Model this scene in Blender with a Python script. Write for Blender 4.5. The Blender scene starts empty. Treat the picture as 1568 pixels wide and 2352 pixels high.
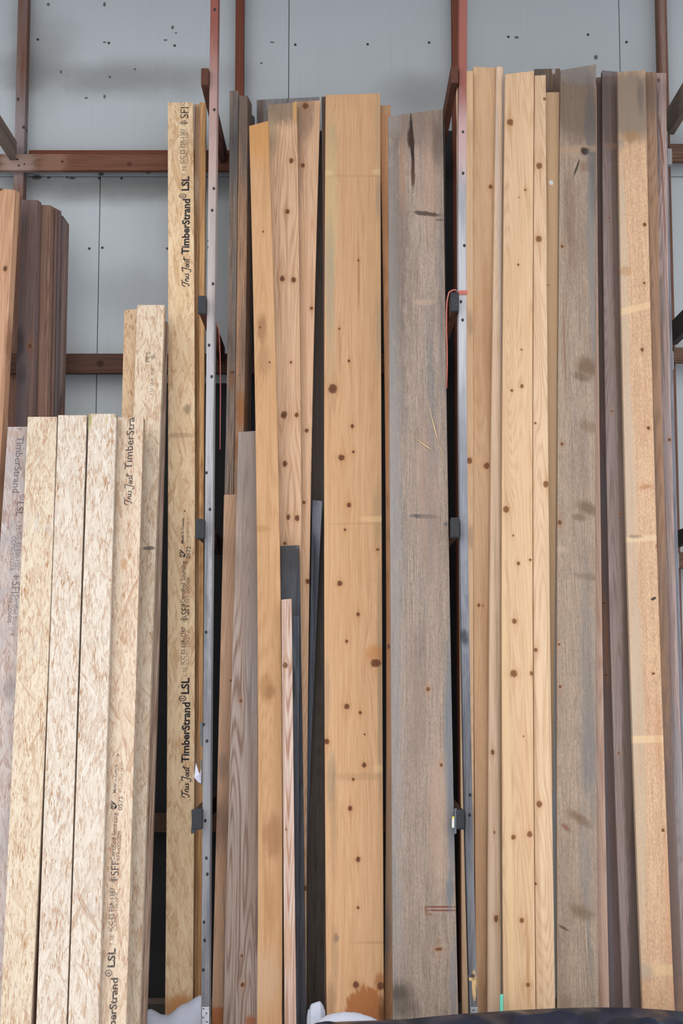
import bpy, bmesh, math, random
import numpy as np
from mathutils import Vector, Matrix
random.seed(7)
S = bpy.context.scene
C = S.collection

# ---------------------------------------------------------------- camera, light, exposure
EYE = Vector((0.0, -6.5, 1.75))
PITCH = math.radians(6.0)
LENS, FPX, CX, CY = 50.0, 50.0 / 36.0 * 2352.0, 784.0, 1176.0
cam = bpy.data.objects.new('camera', bpy.data.cameras.new('camera'))
C.objects.link(cam)
cam.location = EYE
cam.rotation_euler = (math.pi / 2 + PITCH, 0, 0)
cam.data.sensor_fit = 'VERTICAL'
cam.data.sensor_height = 36.0
cam.data.sensor_width = 24.0
cam.data.lens = LENS
S.camera = cam

S.view_settings.view_transform = 'Standard'
S.view_settings.look = 'None'
S.view_settings.gamma = 1.0
S.view_settings.use_curve_mapping = False
S.view_settings.exposure = 0.44

world = bpy.data.worlds.new('overcast_sky')
S.world = world
world.use_nodes = True
wn = world.node_tree
bg = wn.nodes['Background']
tc = wn.nodes.new('ShaderNodeTexCoord')
sx = wn.nodes.new('ShaderNodeSeparateXYZ')
cr = wn.nodes.new('ShaderNodeValToRGB')
wn.links.new(tc.outputs['Generated'], sx.inputs[0])
wn.links.new(sx.outputs[2], cr.inputs[0])
cr.color_ramp.elements[0].position = 0.0
cr.color_ramp.elements[0].color = (0.87, 0.885, 0.925, 1)
cr.color_ramp.elements[1].position = 0.8
cr.color_ramp.elements[1].color = (0.98, 1.0, 1.05, 1)
wn.links.new(cr.outputs[0], bg.inputs[0])
bg.inputs[1].default_value = 1.25

sun = bpy.data.objects.new('hazy_sun', bpy.data.lights.new('hazy_sun', 'SUN'))
C.objects.link(sun)
sun.data.energy = 0.9
sun.data.angle = math.radians(70)
sun.data.color = (1.0, 0.965, 0.925)
sun.rotation_euler = (math.radians(52), 0, math.radians(-24))
sun.location = (-3, -8, 8)

# ---------------------------------------------------------------- helpers
def lin(c, k=1.0):
    out = []
    for v in c[:3]:
        v = v / 255.0
        out.append((v / 12.92 if v <= 0.04045 else ((v + 0.055) / 1.055) ** 2.4) * k)
    return (out[0], out[1], out[2], 1.0)

def ray(px, py):
    v = Vector((0, math.cos(PITCH), math.sin(PITCH)))
    u = Vector((0, -math.sin(PITCH), math.cos(PITCH)))
    return v + Vector((1, 0, 0)) * ((px - CX) / FPX) + u * ((CY - py) / FPX)

def onY(px, py, Y):
    d = ray(px, py)
    return EYE + d * ((Y - EYE.y) / d.y)

def props(o, label=None, cat=None, group=None, kind=None):
    if label: o['label'] = label
    if cat: o['category'] = cat
    if group: o['group'] = group
    if kind: o['kind'] = kind
    return o

def link_mesh(name, verts, faces, mat=None, parent=None, bevel=0, smooth=False):
    me = bpy.data.meshes.new(name)
    me.from_pydata([tuple(v) for v in verts], [], faces)
    bm = bmesh.new(); bm.from_mesh(me)
    bmesh.ops.recalc_face_normals(bm, faces=bm.faces)
    bm.to_mesh(me); bm.free()
    o = bpy.data.objects.new(name, me)
    C.objects.link(o)
    if mat: me.materials.append(mat)
    if parent: o.parent = parent
    if smooth:
        for p in me.polygons: p.use_smooth = True
    if bevel:
        b = o.modifiers.new('edge', 'BEVEL'); b.width = bevel; b.segments = 2
        b.limit_method = 'ANGLE'; b.angle_limit = math.radians(50)
    return o

def box(name, lo, hi, mat, parent=None, bevel=0.002):
    x0, y0, z0 = lo; x1, y1, z1 = hi
    v = [(x0,y0,z0),(x1,y0,z0),(x1,y1,z0),(x0,y1,z0),(x0,y0,z1),(x1,y0,z1),(x1,y1,z1),(x0,y1,z1)]
    f = [(0,1,2,3),(4,5,6,7),(0,1,5,4),(1,2,6,5),(2,3,7,6),(3,0,4,7)]
    return link_mesh(name, v, f, mat, parent, bevel)

def empty(name, loc=(0,0,0)):
    o = bpy.data.objects.new(name, None)
    o.empty_display_size = 0.1
    C.objects.link(o); o.location = loc
    return o

# ---------------------------------------------------------------- node tools
class T:
    def __init__(s, nt): s.nt = nt
    def n(s, typ, **kw):
        nd = s.nt.nodes.new(typ)
        for k, v in kw.items(): setattr(nd, k, v)
        return nd
    def put(s, sock, v):
        if hasattr(v, 'is_output') or isinstance(v, bpy.types.NodeSocket): s.nt.links.new(v, sock)
        else: sock.default_value = v
    def m(s, op, a, b=0.0, c=None, clamp=False):
        nd = s.n('ShaderNodeMath', operation=op, use_clamp=clamp)
        s.put(nd.inputs[0], a); s.put(nd.inputs[1], b)
        if c is not None: s.put(nd.inputs[2], c)
        return nd.outputs[0]
    def v(s, op, a, b=(0,0,0)):
        nd = s.n('ShaderNodeVectorMath', operation=op)
        s.put(nd.inputs[0], a)
        if op == 'SCALE': s.put(nd.inputs[3], b)
        else: s.put(nd.inputs[1], b)
        return nd.outputs[1] if op in ('LENGTH', 'DOT_PRODUCT') else nd.outputs[0]
    def ss(s, x, lo, hi, a=0.0, b=1.0):
        nd = s.n('ShaderNodeMapRange', interpolation_type='SMOOTHSTEP')
        s.put(nd.inputs[0], x); s.put(nd.inputs[1], lo); s.put(nd.inputs[2], hi)
        s.put(nd.inputs[3], a); s.put(nd.inputs[4], b)
        return nd.outputs[0]
    def mix(s, f, a, b, blend='MIX'):
        nd = s.n('ShaderNodeMix', data_type='RGBA', blend_type=blend)
        s.put(nd.inputs[0], f); s.put(nd.inputs[6], a); s.put(nd.inputs[7], b)
        return nd.outputs[2]
    def noise(s, vec, scale=1.0, detail=2.0, rough=0.5):
        nd = s.n('ShaderNodeTexNoise')
        s.put(nd.inputs['Vector'], vec)
        nd.inputs['Scale'].default_value = scale
        nd.inputs['Detail'].default_value = detail
        nd.inputs['Roughness'].default_value = rough
        return nd.outputs['Fac']
    def group(s, g, **kw):
        nd = s.n('ShaderNodeGroup'); nd.node_tree = g
        for k, v in kw.items(): s.put(nd.inputs[k], v)
        return nd

def newgroup(name, ins, outs):
    g = bpy.data.node_groups.new(name, 'ShaderNodeTree')
    ty = {'f': 'NodeSocketFloat', 'v': 'NodeSocketVector', 'c': 'NodeSocketColor'}
    for n, t in ins: g.interface.new_socket(name=n, in_out='INPUT', socket_type=ty[t])
    for n, t in outs: g.interface.new_socket(name=n, in_out='OUTPUT', socket_type=ty[t])
    t = T(g)
    gi = t.n('NodeGroupInput'); go = t.n('NodeGroupOutput')
    return g, t, gi.outputs, go.inputs

# a knot bends the grain lines around itself
g_warp, t, I, O = newgroup('KnotWarp', [('P','v'),('P0','v'),('C','v'),('R','f')], [('P','v')])
d = t.v('SUBTRACT', t.v('ADD', I['P0'], t.v('SCALE', I['P'], 1e-9)), I['C'])
sp = t.n('ShaderNodeSeparateXYZ'); t.put(sp.inputs[0], d)
dx = t.m('DIVIDE', sp.outputs[0], I['R']); dz = t.m('DIVIDE', sp.outputs[2], I['R'])
q = t.m('ADD', t.m('MULTIPLY', t.m('MULTIPLY', dx, dx), 0.16), t.m('MULTIPLY', t.m('MULTIPLY', dz, dz), 0.05))
e = t.m('POWER', 2.718, t.m('MULTIPLY', q, -1.0))
off = t.m('MULTIPLY', t.m('MULTIPLY', sp.outputs[0], e), -0.75)
cb = t.n('ShaderNodeCombineXYZ'); t.put(cb.inputs[0], off)
t.put(O['P'], t.v('ADD', I['P'], cb.outputs[0]))

# paint of one knot: dark ringed core, warm halo, thin tail along the grain
g_knot, t, I, O = newgroup('KnotPaint', [('Col','c'),('P0','v'),('N','f'),('C','v'),('R','f'),('Asp','f'),('Core','c'),('Halo','c')], [('Col','c')])
d = t.v('SUBTRACT', t.v('ADD', I['P0'], t.v('SCALE', I['Col'], 1e-9)), I['C'])
sp = t.n('ShaderNodeSeparateXYZ'); t.put(sp.inputs[0], d)
dx = t.m('DIVIDE', sp.outputs[0], I['R'])
dz = t.m('DIVIDE', sp.outputs[2], t.m('MULTIPLY', I['R'], I['Asp']))
dd = t.m('SQRT', t.m('ADD', t.m('MULTIPLY', dx, dx), t.m('MULTIPLY', dz, dz)))
dd = t.m('ADD', dd, t.m('MULTIPLY', t.m('SUBTRACT', I['N'], 0.5), 0.7))
core = t.ss(dd, 0.6, 1.2, 1.0, 0.0)
halo = t.m('MULTIPLY', t.m('POWER', 2.718, t.m('MULTIPLY', t.m('MULTIPLY', dd, dd), -0.32)), 0.5)
tq = t.m('ADD', t.m('MULTIPLY', t.m('MULTIPLY', dx, dx), 2.2), t.m('MULTIPLY', t.m('MULTIPLY', dz, dz), 0.035))
tail = t.m('MULTIPLY', t.m('POWER', 2.718, t.m('MULTIPLY', tq, -1.0)), 0.35)
ring = t.m('MULTIPLY_ADD', t.m('SINE', t.m('MULTIPLY', dd, 15.0)), 0.14, 0.0)
rimk = t.m('MULTIPLY', t.ss(dd, 0.66, 0.92, 0.0, 1.0), t.ss(dd, 0.98, 1.2, 1.0, 0.0))
c1 = t.mix(t.m('MAXIMUM', halo, tail), I['Col'], I['Halo'])
corec = t.mix(t.m('ADD', t.m('MULTIPLY', I['N'], 0.35), ring, clamp=True), I['Core'], I['Halo'])
t.put(O['Col'], t.mix(t.m('MULTIPLY', rimk, 0.4), t.mix(core, c1, corec), (0.035, 0.02, 0.014, 1)))

# one stain, dent or nail mark with a shape of its own
g_spot, t, I, O = newgroup('Spot', [('Col','c'),('P0','v'),('N','f'),('C','v'),('Inv','v'),('Rot','f'),('Ink','c'),('Amt','f'),('Soft','f'),('Ragged','f')], [('Col','c')])
d = t.v('SUBTRACT', t.v('ADD', I['P0'], t.v('SCALE', I['Col'], 1e-9)), I['C'])
sp = t.n('ShaderNodeSeparateXYZ'); t.put(sp.inputs[0], d)
co = t.m('COSINE', I['Rot']); si = t.m('SINE', I['Rot'])
rx = t.m('ADD', t.m('MULTIPLY', sp.outputs[0], co), t.m('MULTIPLY', sp.outputs[2], si))
rz = t.m('SUBTRACT', t.m('MULTIPLY', sp.outputs[2], co), t.m('MULTIPLY', sp.outputs[0], si))
iv = t.n('ShaderNodeSeparateXYZ'); t.put(iv.inputs[0], I['Inv'])
ax = t.m('MULTIPLY', rx, iv.outputs[0]); az = t.m('MULTIPLY', rz, iv.outputs[2])
dd = t.m('SQRT', t.m('ADD', t.m('MULTIPLY', ax, ax), t.m('MULTIPLY', az, az)))
dd = t.m('ADD', dd, t.m('MULTIPLY', t.m('SUBTRACT', I['N'], 0.5), I['Ragged']))
ms = t.ss(dd, t.m('SUBTRACT', 1.0, I['Soft']), t.m('ADD', 1.0, I['Soft']), 1.0, 0.0)
t.put(O['Col'], t.mix(t.m('MULTIPLY', ms, I['Amt']), I['Col'], I['Ink']))

# sawn softwood
g_wood, t, I, O = newgroup('SawnWood', [('P','v'),('Seed','f'),('Base','c'),('Dark','c'),('Grey','c'),('Stain','c'),
    ('Ring','f'),('Fine','f'),('GreyAmt','f'),('StainAmt','f'),('Fuzz','f'),('Saw','f')], [('Col','c'),('H','f')])
sv = t.n('ShaderNodeCombineXYZ')
for k, f in enumerate((3.17, 5.31, 7.13)): t.put(sv.inputs[k], t.m('MULTIPLY', I['Seed'], f))
P = t.v('ADD', I['P'], sv.outputs[0])
fine = t.noise(t.v('MULTIPLY', P, (330, 330, 5.0)), 1, 3, 0.6)
med = t.noise(t.v('MULTIPLY', P, (55, 55, 0.8)), 1, 3, 0.55)
rn = t.noise(t.v('MULTIPLY', P, (7.0, 7.0, 0.42)), 1, 1.5, 0.4)
ringv = t.m('MULTIPLY_ADD', t.m('SINE', t.m('MULTIPLY', rn, 250.0)), 0.5, 0.5)
ringv = t.m('POWER', ringv, 2.0)
rm = t.m('MULTIPLY', t.m('MULTIPLY', ringv, I['Ring']), t.ss(med, 0.3, 0.6, 0.35, 1.0))
fm = t.m('MULTIPLY', t.ss(fine, 0.35, 0.72), I['Fine'])
mm = t.m('MULTIPLY', t.ss(med, 0.42, 0.75), 0.45)
tot = t.m('ADD', t.m('ADD', rm, fm), t.m('MULTIPLY', mm, I['Fine']), clamp=True)
col = t.mix(tot, I['Base'], I['Dark'])
bl = t.noise(t.v('MULTIPLY', P, (9, 9, 1.7)), 1, 4, 0.6)
col = t.mix(t.m('MULTIPLY', t.ss(bl, 0.46, 0.72), I['StainAmt']), col, I['Stain'])
gn = t.noise(t.v('ADD', t.v('MULTIPLY', P, (13, 13, 0.8)), (4, 9, 2)), 1, 5, 0.62)
ga = t.ss(t.m('ADD', gn, t.m('MULTIPLY', t.m('SUBTRACT', fine, 0.5), 0.25)), t.m('SUBTRACT', 0.86, I['GreyAmt']), t.m('SUBTRACT', 1.06, I['GreyAmt']))
gcol = t.mix(t.m('MULTIPLY', fine, 0.6), I['Grey'], (0.06, 0.055, 0.05, 1))
col = t.mix(t.m('MULTIPLY', ga, 0.9), col, gcol)
fz = t.noise(t.v('MULTIPLY', P, (210, 210, 75)), 1, 3, 0.6)
sw = t.noise(t.v('MULTIPLY', t.v('ADD', P, (0, 0, 0)), (9, 9, 420)), 1, 2, 0.5)
mod = t.m('ADD', t.m('MULTIPLY', t.m('SUBTRACT', fz, 0.5), I['Fuzz']), t.m('MULTIPLY', t.m('SUBTRACT', sw, 0.5), I['Saw']))
mod = t.m('ADD', mod, 1.0)
hsv = t.n('ShaderNodeHueSaturation'); t.put(hsv.inputs['Value'], mod); t.put(hsv.inputs['Color'], col)
t.put(O['Col'], hsv.outputs[0])
t.put(O['H'], t.m('ADD', t.m('MULTIPLY', fine, 0.5), t.m('MULTIPLY', fz, I['Fuzz'])))

# pressed strand lumber: layers of long flakes lying at slight angles
g_osb, t, I, O = newgroup('PressedStrand', [('P','v'),('Seed','f'),('Base','c'),('Light','c'),('Dark','c'),('Grey','c'),('GreyAmt','f'),('Fleck','f'),('Big','f')], [('Col','c'),('H','f')])
sv = t.n('ShaderNodeCombineXYZ')
for k, f in enumerate((3.17, 5.31, 7.13)): t.put(sv.inputs[k], t.m('MULTIPLY', I['Seed'], f))
P0 = t.v('ADD', I['P'], sv.outputs[0])
wob = t.n('ShaderNodeTexNoise'); t.put(wob.inputs['Vector'], P0); wob.inputs['Scale'].default_value = 14; wob.inputs['Detail'].default_value = 3
P = t.v('ADD', P0, t.v('SCALE', t.v('SUBTRACT', wob.outputs['Color'], (0.5, 0.5, 0.5)), 0.008))
col = t.mix(t.noise(t.v('MULTIPLY', P, (40, 40, 6)), 1, 3), I['Base'], I['Light'])
hsum = t.m('MULTIPLY', t.noise(t.v('MULTIPLY', P, (200, 200, 30)), 1, 2), 0.4)
for ang, sxs, szs, thr, edge, fac in ((3, 80, 7, 0.2, 0.05, 0.9), (-10, 85, 9, 0.45, 0.05, 0.9), (16, 75, 8, 0.55, 0.05, 0.9), (-28, 60, 8, 0.78, 0.05, 0.9), (-4, 150, 14, 0.6, 0.05, 0.8), (8, 170, 22, 0.7, 0.05, 0.8), (33, 46, 7.0, 1, 0.03, 0.9), (-21, 50, 7.5, 1, 0.03, 0.9), (11, 56, 7.0, 1, 0.03, 0.9)):
    mp = t.n('ShaderNodeMapping'); t.put(mp.inputs['Vector'], P)
    mp.inputs['Rotation'].default_value = (0, math.radians(ang), 0)
    q = t.v('MULTIPLY', t.v('ADD', mp.outputs[0], (ang * 0.37, ang * 0.11, ang * 0.73)), (sxs, sxs, szs))
    vo = t.n('ShaderNodeTexVoronoi', feature='F1'); t.put(vo.inputs['Vector'], q); vo.inputs['Scale'].default_value = 1
    sep = t.n('ShaderNodeSeparateColor'); t.put(sep.inputs[0], vo.outputs['Color'])
    show = t.m('GREATER_THAN', sep.outputs[0], thr if thr < 1 else t.m('SUBTRACT', 1.0, t.m('MULTIPLY', I['Big'], 0.11)))
    st = t.noise(t.v('MULTIPLY', q, (4.0, 4.0, 0.35)), 1, 2)
    tone = t.m('ADD', t.m('MULTIPLY', t.m('POWER', sep.outputs[1], 4.0), 0.6), t.m('MULTIPLY', t.m('SUBTRACT', st, 0.42), 0.5), clamp=True)
    fc = t.mix(tone, I['Light'], I['Dark'])
    fc = t.mix(t.m('MULTIPLY', sep.outputs[2], 0.35), fc, I['Base'])
    rim = t.ss(vo.outputs['Distance'], 0.55, 0.85, 0.0, 0.5)
    fc = t.mix(rim, fc, I['Dark'])
    amt = t.m('MULTIPLY', show, fac)
    col = t.mix(amt, col, fc)
    hsum = t.m('ADD', hsum, t.m('MULTIPLY', t.m('MULTIPLY', show, sep.outputs[1]), 0.3))
fl = t.noise(t.v('MULTIPLY', P, (280, 280, 30)), 1, 3, 0.6)
reg = t.noise(t.v('MULTIPLY', P, (22, 22, 6)), 1, 2)
flm = t.m('MULTIPLY', t.ss(t.m('ADD', fl, t.m('MULTIPLY', t.m('SUBTRACT', reg, 0.5), 0.5)), 0.56, 0.70), I['Fleck'])
fib = t.noise(t.v('MULTIPLY', P0, (420, 420, 14)), 1, 3, 0.6)
col = t.mix(t.m('MULTIPLY', t.ss(fib, 0.48, 0.75), 0.25), col, I['Dark'])
col = t.mix(flm, col, I['Dark'])
fl2 = t.noise(t.v('ADD', t.v('MULTIPLY', P, (150, 150, 40)), (7, 3, 1)), 1, 2, 0.6)
col = t.mix(t.m('MULTIPLY', t.ss(fl2, 0.6, 0.75), t.m('MULTIPLY', I['Fleck'], 0.6)), col, t.mix(0.45, I['Dark'], (0.10, 0.04, 0.014, 1)))
gn = t.noise(t.v('MULTIPLY', P0, (12, 12, 5)), 1, 4, 0.6)
ga = t.ss(gn, t.m('SUBTRACT', 0.86, I['GreyAmt']), t.m('SUBTRACT', 1.1, I['GreyAmt']))
col = t.mix(t.m('MULTIPLY', ga, 0.75), col, I['Grey'])
t.put(O['Col'], col); t.put(O['H'], hsum)

_mc = [0]
def _finish(t, m, col, h, rough, bump):
    b = m.node_tree.nodes['Principled BSDF']
    t.put(b.inputs['Base Color'], col)
    b.inputs['Roughness'].default_value = rough
    if 'Specular IOR Level' in b.inputs: b.inputs['Specular IOR Level'].default_value = 0.25
    if bump:
        bp = t.n('ShaderNodeBump'); bp.inputs['Strength'].default_value = bump; bp.inputs['Distance'].default_value = 0.002
        t.put(bp.inputs['Height'], h); t.put(b.inputs['Normal'], bp.outputs[0])

def _local(knots, spots, mark):
    """knots: (x, y, r[, aspect]) and spots in picture pixels -> metres on the board face"""
    K = [(mark(k[0], k[1]), k[2] * 0.86 * mark.scale, (k[3] if len(k) > 3 else 1.15)) for k in knots]
    Sp = []
    for s in spots:
        x, y, rx, ry, ink, amt = s[:6]
        rot = math.radians(s[6]) if len(s) > 6 else 0.0
        soft = s[7] if len(s) > 7 else 0.5
        rag = s[8] if len(s) > 8 else 1.2
        Sp.append((mark(x, y), rx * mark.scale, ry * mark.scale, ink, amt, rot, soft, rag))
    return K, Sp

def _marks(t, P, col, K, Sp, core, halo):
    nz = t.noise(t.v('MULTIPLY', P, (45, 45, 14)), 1, 3, 0.6)
    for c, rx, ry, ink, amt, rot, soft, rag in Sp:
        col = t.group(g_spot, Col=col, P0=P, N=nz, C=(c[0], 0, c[1]), Inv=(1 / rx, 0, 1 / ry), Rot=rot,
                      Ink=lin(ink), Amt=amt, Soft=soft, Ragged=rag).outputs[0]
    if K:
        n2 = t.noise(t.v('MULTIPLY', P, (90, 90, 70)), 1, 2, 0.6)
        for c, r, a in K:
            col = t.group(g_knot, Col=col, P0=P, N=n2, C=(c[0], 0, c[1]), R=r, Asp=a, Core=core, Halo=halo).outputs[0]
    return col

DEF_CORE, DEF_HALO = (88, 52, 34), (158, 106, 60)
def calm(c, a=0.13):
    g_ = 0.3 * c[0] + 0.55 * c[1] + 0.15 * c[2]
    return tuple(v + (g_ - v) * a for v in c)
def wood(base, dark=None, grey=(120, 116, 112), stain=None, ring=0.35, fine=0.45, gamt=0.0, samt=0.25, fuzz=0.12, saw=0.0,
         rough=0.8, bump=0.25, core=DEF_CORE, halo=DEF_HALO, k=1.0):
    def make(knots=(), spots=(), mark=None):
        _mc[0] += 1
        m = bpy.data.materials.new('sawn_wood'); m.use_nodes = True
        t = T(m.node_tree)
        P = t.n('ShaderNodeTexCoord').outputs['Object']
        K, Sp = _local(knots, spots, mark) if mark else ([], [])
        W = P
        for c, r, a in K: W = t.group(g_warp, P=W, P0=P, C=(c[0], 0, c[1]), R=r * 1.1).outputs[0]
        dk = calm(dark or tuple(v * f for v, f in zip(base, (0.80, 0.72, 0.62))))
        stn = calm(stain or tuple(v * f for v, f in zip(base, (0.88, 0.80, 0.70))))
        g = t.group(g_wood, P=W, Seed=float(_mc[0]) * 1.37, Base=lin(calm(base), k), Dark=lin(dk, k), Grey=lin(grey, k), Stain=lin(stn, k),
                    Ring=ring, Fine=fine, GreyAmt=gamt, StainAmt=samt, Fuzz=fuzz, Saw=saw)
        col = _marks(t, P, g.outputs[0], K, Sp, lin(core), lin(halo))
        _finish(t, m, col, g.outputs[1], rough, bump)
        return m
    return make

def osb(base, light, dark, grey=(165, 160, 155), gamt=0.0, fleck=0.8, big=1.0, rough=0.8, bump=0.3, k=1.0):
    def make(knots=(), spots=(), mark=None):
        _mc[0] += 1
        m = bpy.data.materials.new('pressed_strand'); m.use_nodes = True
        t = T(m.node_tree)
        P = t.n('ShaderNodeTexCoord').outputs['Object']
        K, Sp = _local(knots, spots, mark) if mark else ([], [])
        g = t.group(g_osb, P=P, Seed=float(_mc[0]) * 1.91, Base=lin(base, k), Light=lin(light, k), Dark=lin(dark, k), Grey=lin(grey, k), GreyAmt=gamt, Fleck=fleck, Big=big)
        col = _marks(t, P, g.outputs[0], K, Sp, lin(DEF_CORE), lin(DEF_HALO))
        _finish(t, m, col, g.outputs[1], rough, bump)
        return m
    return make

def plain(name, col, rough=0.6, metal=0.0, noise_amt=0.0, scale=20.0, col2=None, alpha=1.0, bump=0.0):
    m = bpy.data.materials.new(name); m.use_nodes = True
    t = T(m.node_tree)
    b = m.node_tree.nodes['Principled BSDF']
    b.inputs['Roughness'].default_value = rough; b.inputs['Metallic'].default_value = metal
    P = t.n('ShaderNodeTexCoord').outputs['Object']
    n = t.noise(P, scale, 4, 0.6)
    if noise_amt: t.put(b.inputs['Base Color'], t.mix(t.m('MULTIPLY', t.ss(n, 0.35, 0.7), noise_amt), lin(col), lin(col2 or tuple(c * 0.6 for c in col))))
    else: b.inputs['Base Color'].default_value = lin(col)
    if bump:
        bp = t.n('ShaderNodeBump'); bp.inputs['Strength'].default_value = bump; bp.inputs['Distance'].default_value = 0.01
        t.put(bp.inputs['Height'], n); t.put(b.inputs['Normal'], bp.outputs[0])
    if alpha < 1: b.inputs['Alpha'].default_value = alpha
    return m

# ---------------------------------------------------------------- boards
GROUND = 0.0
def fit(pts):
    """smooth edge line x(y) through measured points"""
    ys = np.array([p[0] for p in pts], float); xs = np.array([p[1] for p in pts], float)
    deg = 1 if len(pts) < 5 else 2
    if len(pts) == 2 or deg == 1 and len(pts) < 3:
        return lambda y: float(np.interp(y, ys, xs)) if ys[0] <= y <= ys[-1] else float(xs[0] + (xs[-1] - xs[0]) * (y - ys[0]) / (ys[-1] - ys[0]))
    c = np.polyfit((ys - 1200) / 1000, xs, deg)
    sl = np.polyfit((ys - 1200) / 1000, xs, 1)
    def f(y):
        if y > ys[-1] + 1:
            v = np.polyval(c, (ys[-1] - 1200) / 1000); return float(v + sl[0] * (y - ys[-1]) / 1000)
        return float(np.polyval(c, (y - 1200) / 1000))
    return f

class Board: pass
def board(name, label, group, left, right, top, Y, mat, T_=0.038, yaw=0.0, knots=(), spots=(), bevel=0.0025, cat='board', zend=None, notch=None, parent=None, rag=0.0, ends=None):
    """front face given by its two long edges in the picture, standing in the plane that passes Y[0] at the floor and Y[1] at 4.3 m"""
    lf, rf = fit(left), fit(right)
    k = (Y[1] - Y[0]) / 4.3
    ez = Vector((0, k, 1)).normalized()
    a = math.radians(yaw)
    ex = Vector((math.cos(a), math.sin(a), 0))
    n = ex.cross(ez).normalized()                 # points into the wall
    if n.y < 0: n = -n
    ex = ez.cross(n) * -1 if (ez.cross(n)).x < 0 else ez.cross(n)
    ex.normalize()
    def unyawed(px, py):
        d = ray(px, py); tt = (Y[0] + k * EYE.z - EYE.y) / (d.y - k * d.z)
        return EYE + d * tt
    tl, tr = top
    mid = unyawed((lf(tl) + rf(tr)) / 2, max(tl, tr))
    def hit(px, py):
        d = ray(px, py); return EYE + d * ((mid - EYE).dot(n) / d.dot(n))
    # foot of the board on the floor
    def foot(f, z):
        lo, hi = max(tl, tr), 3200.0
        for _ in range(40):
            m_ = (lo + hi) / 2
            if hit(f(m_), m_).z > z: lo = m_
            else: hi = m_
        return lo
    zl = GROUND if zend is None else zend
    bl, br = foot(lf, zl), foot(rf, zl)
    org = hit(lf(bl), bl)
    M = Matrix(((ex.x, n.x, ez.x, org.x), (ex.y, n.y, ez.y, org.y), (ex.z, n.z, ez.z, org.z), (0, 0, 0, 1)))
    Mi = M.inverted()
    N = 22
    verts, faces = [], []
    for i in range(N + 1):
        s = i / N
        yl = bl + (tl - bl) * s; yr = br + (tr - br) * s
        a_ = Mi @ hit(lf(yl), yl); b_ = Mi @ hit(rf(yr), yr)
        verts += [(a_.x, 0, a_.z), (b_.x, 0, b_.z), (b_.x, T_, b_.z), (a_.x, T_, a_.z)]
    for i in range(N):
        o = 4 * i
        for j in range(4):
            faces.append((o + j, o + (j + 1) % 4, o + 4 + (j + 1) % 4, o + 4 + j))
    faces += [(0, 1, 2, 3), (4 * N, 4 * N + 1, 4 * N + 2, 4 * N + 3)]
    def mark(px, py):
        p = Mi @ hit(px, py); return (p.x, p.z)
    pm = hit((lf(tl) + rf(tr)) / 2, (tl + bl) / 2)
    mark.scale = (pm - EYE).dot(Vector((0, math.cos(PITCH), math.sin(PITCH)))) / FPX
    ob = link_mesh(name, verts, faces, mat(knots, spots, mark), None, bevel)
    ob.matrix_world = M
    if label: props(ob, label, cat, group)
    B = Board(); B.ob, B.mark, B.scale, B.M = ob, mark, mark.scale, M
    return B

# ---------------------------------------------------------------- setting: floor, wall, roof
WALL_Y = 1.15
snow_ground = plain('trodden_snow', (205, 210, 218), 0.9, noise_amt=0.35, scale=3.0, col2=(150, 150, 152), bump=0.4)
props(box('floor', (-14, -16, -0.25), (14, WALL_Y + 0.1, -0.001), snow_ground, None, 0), kind='structure')
props(box('floor_under_rack', (-9, -0.30, -0.2), (9, WALL_Y, 0.0), plain('dark_soil', (72, 64, 58), 0.95, noise_amt=0.5, scale=9, col2=(48, 42, 38), bump=0.4), None, 0), kind='structure')
roofm = plain('roof_boarding', (140, 132, 125), 0.9, noise_amt=0.4, scale=3)
props(box('ceiling', (-9, -1.0, 5.85), (9, WALL_Y + 0.3, 5.95), roofm, None, 0), kind='structure')

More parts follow.
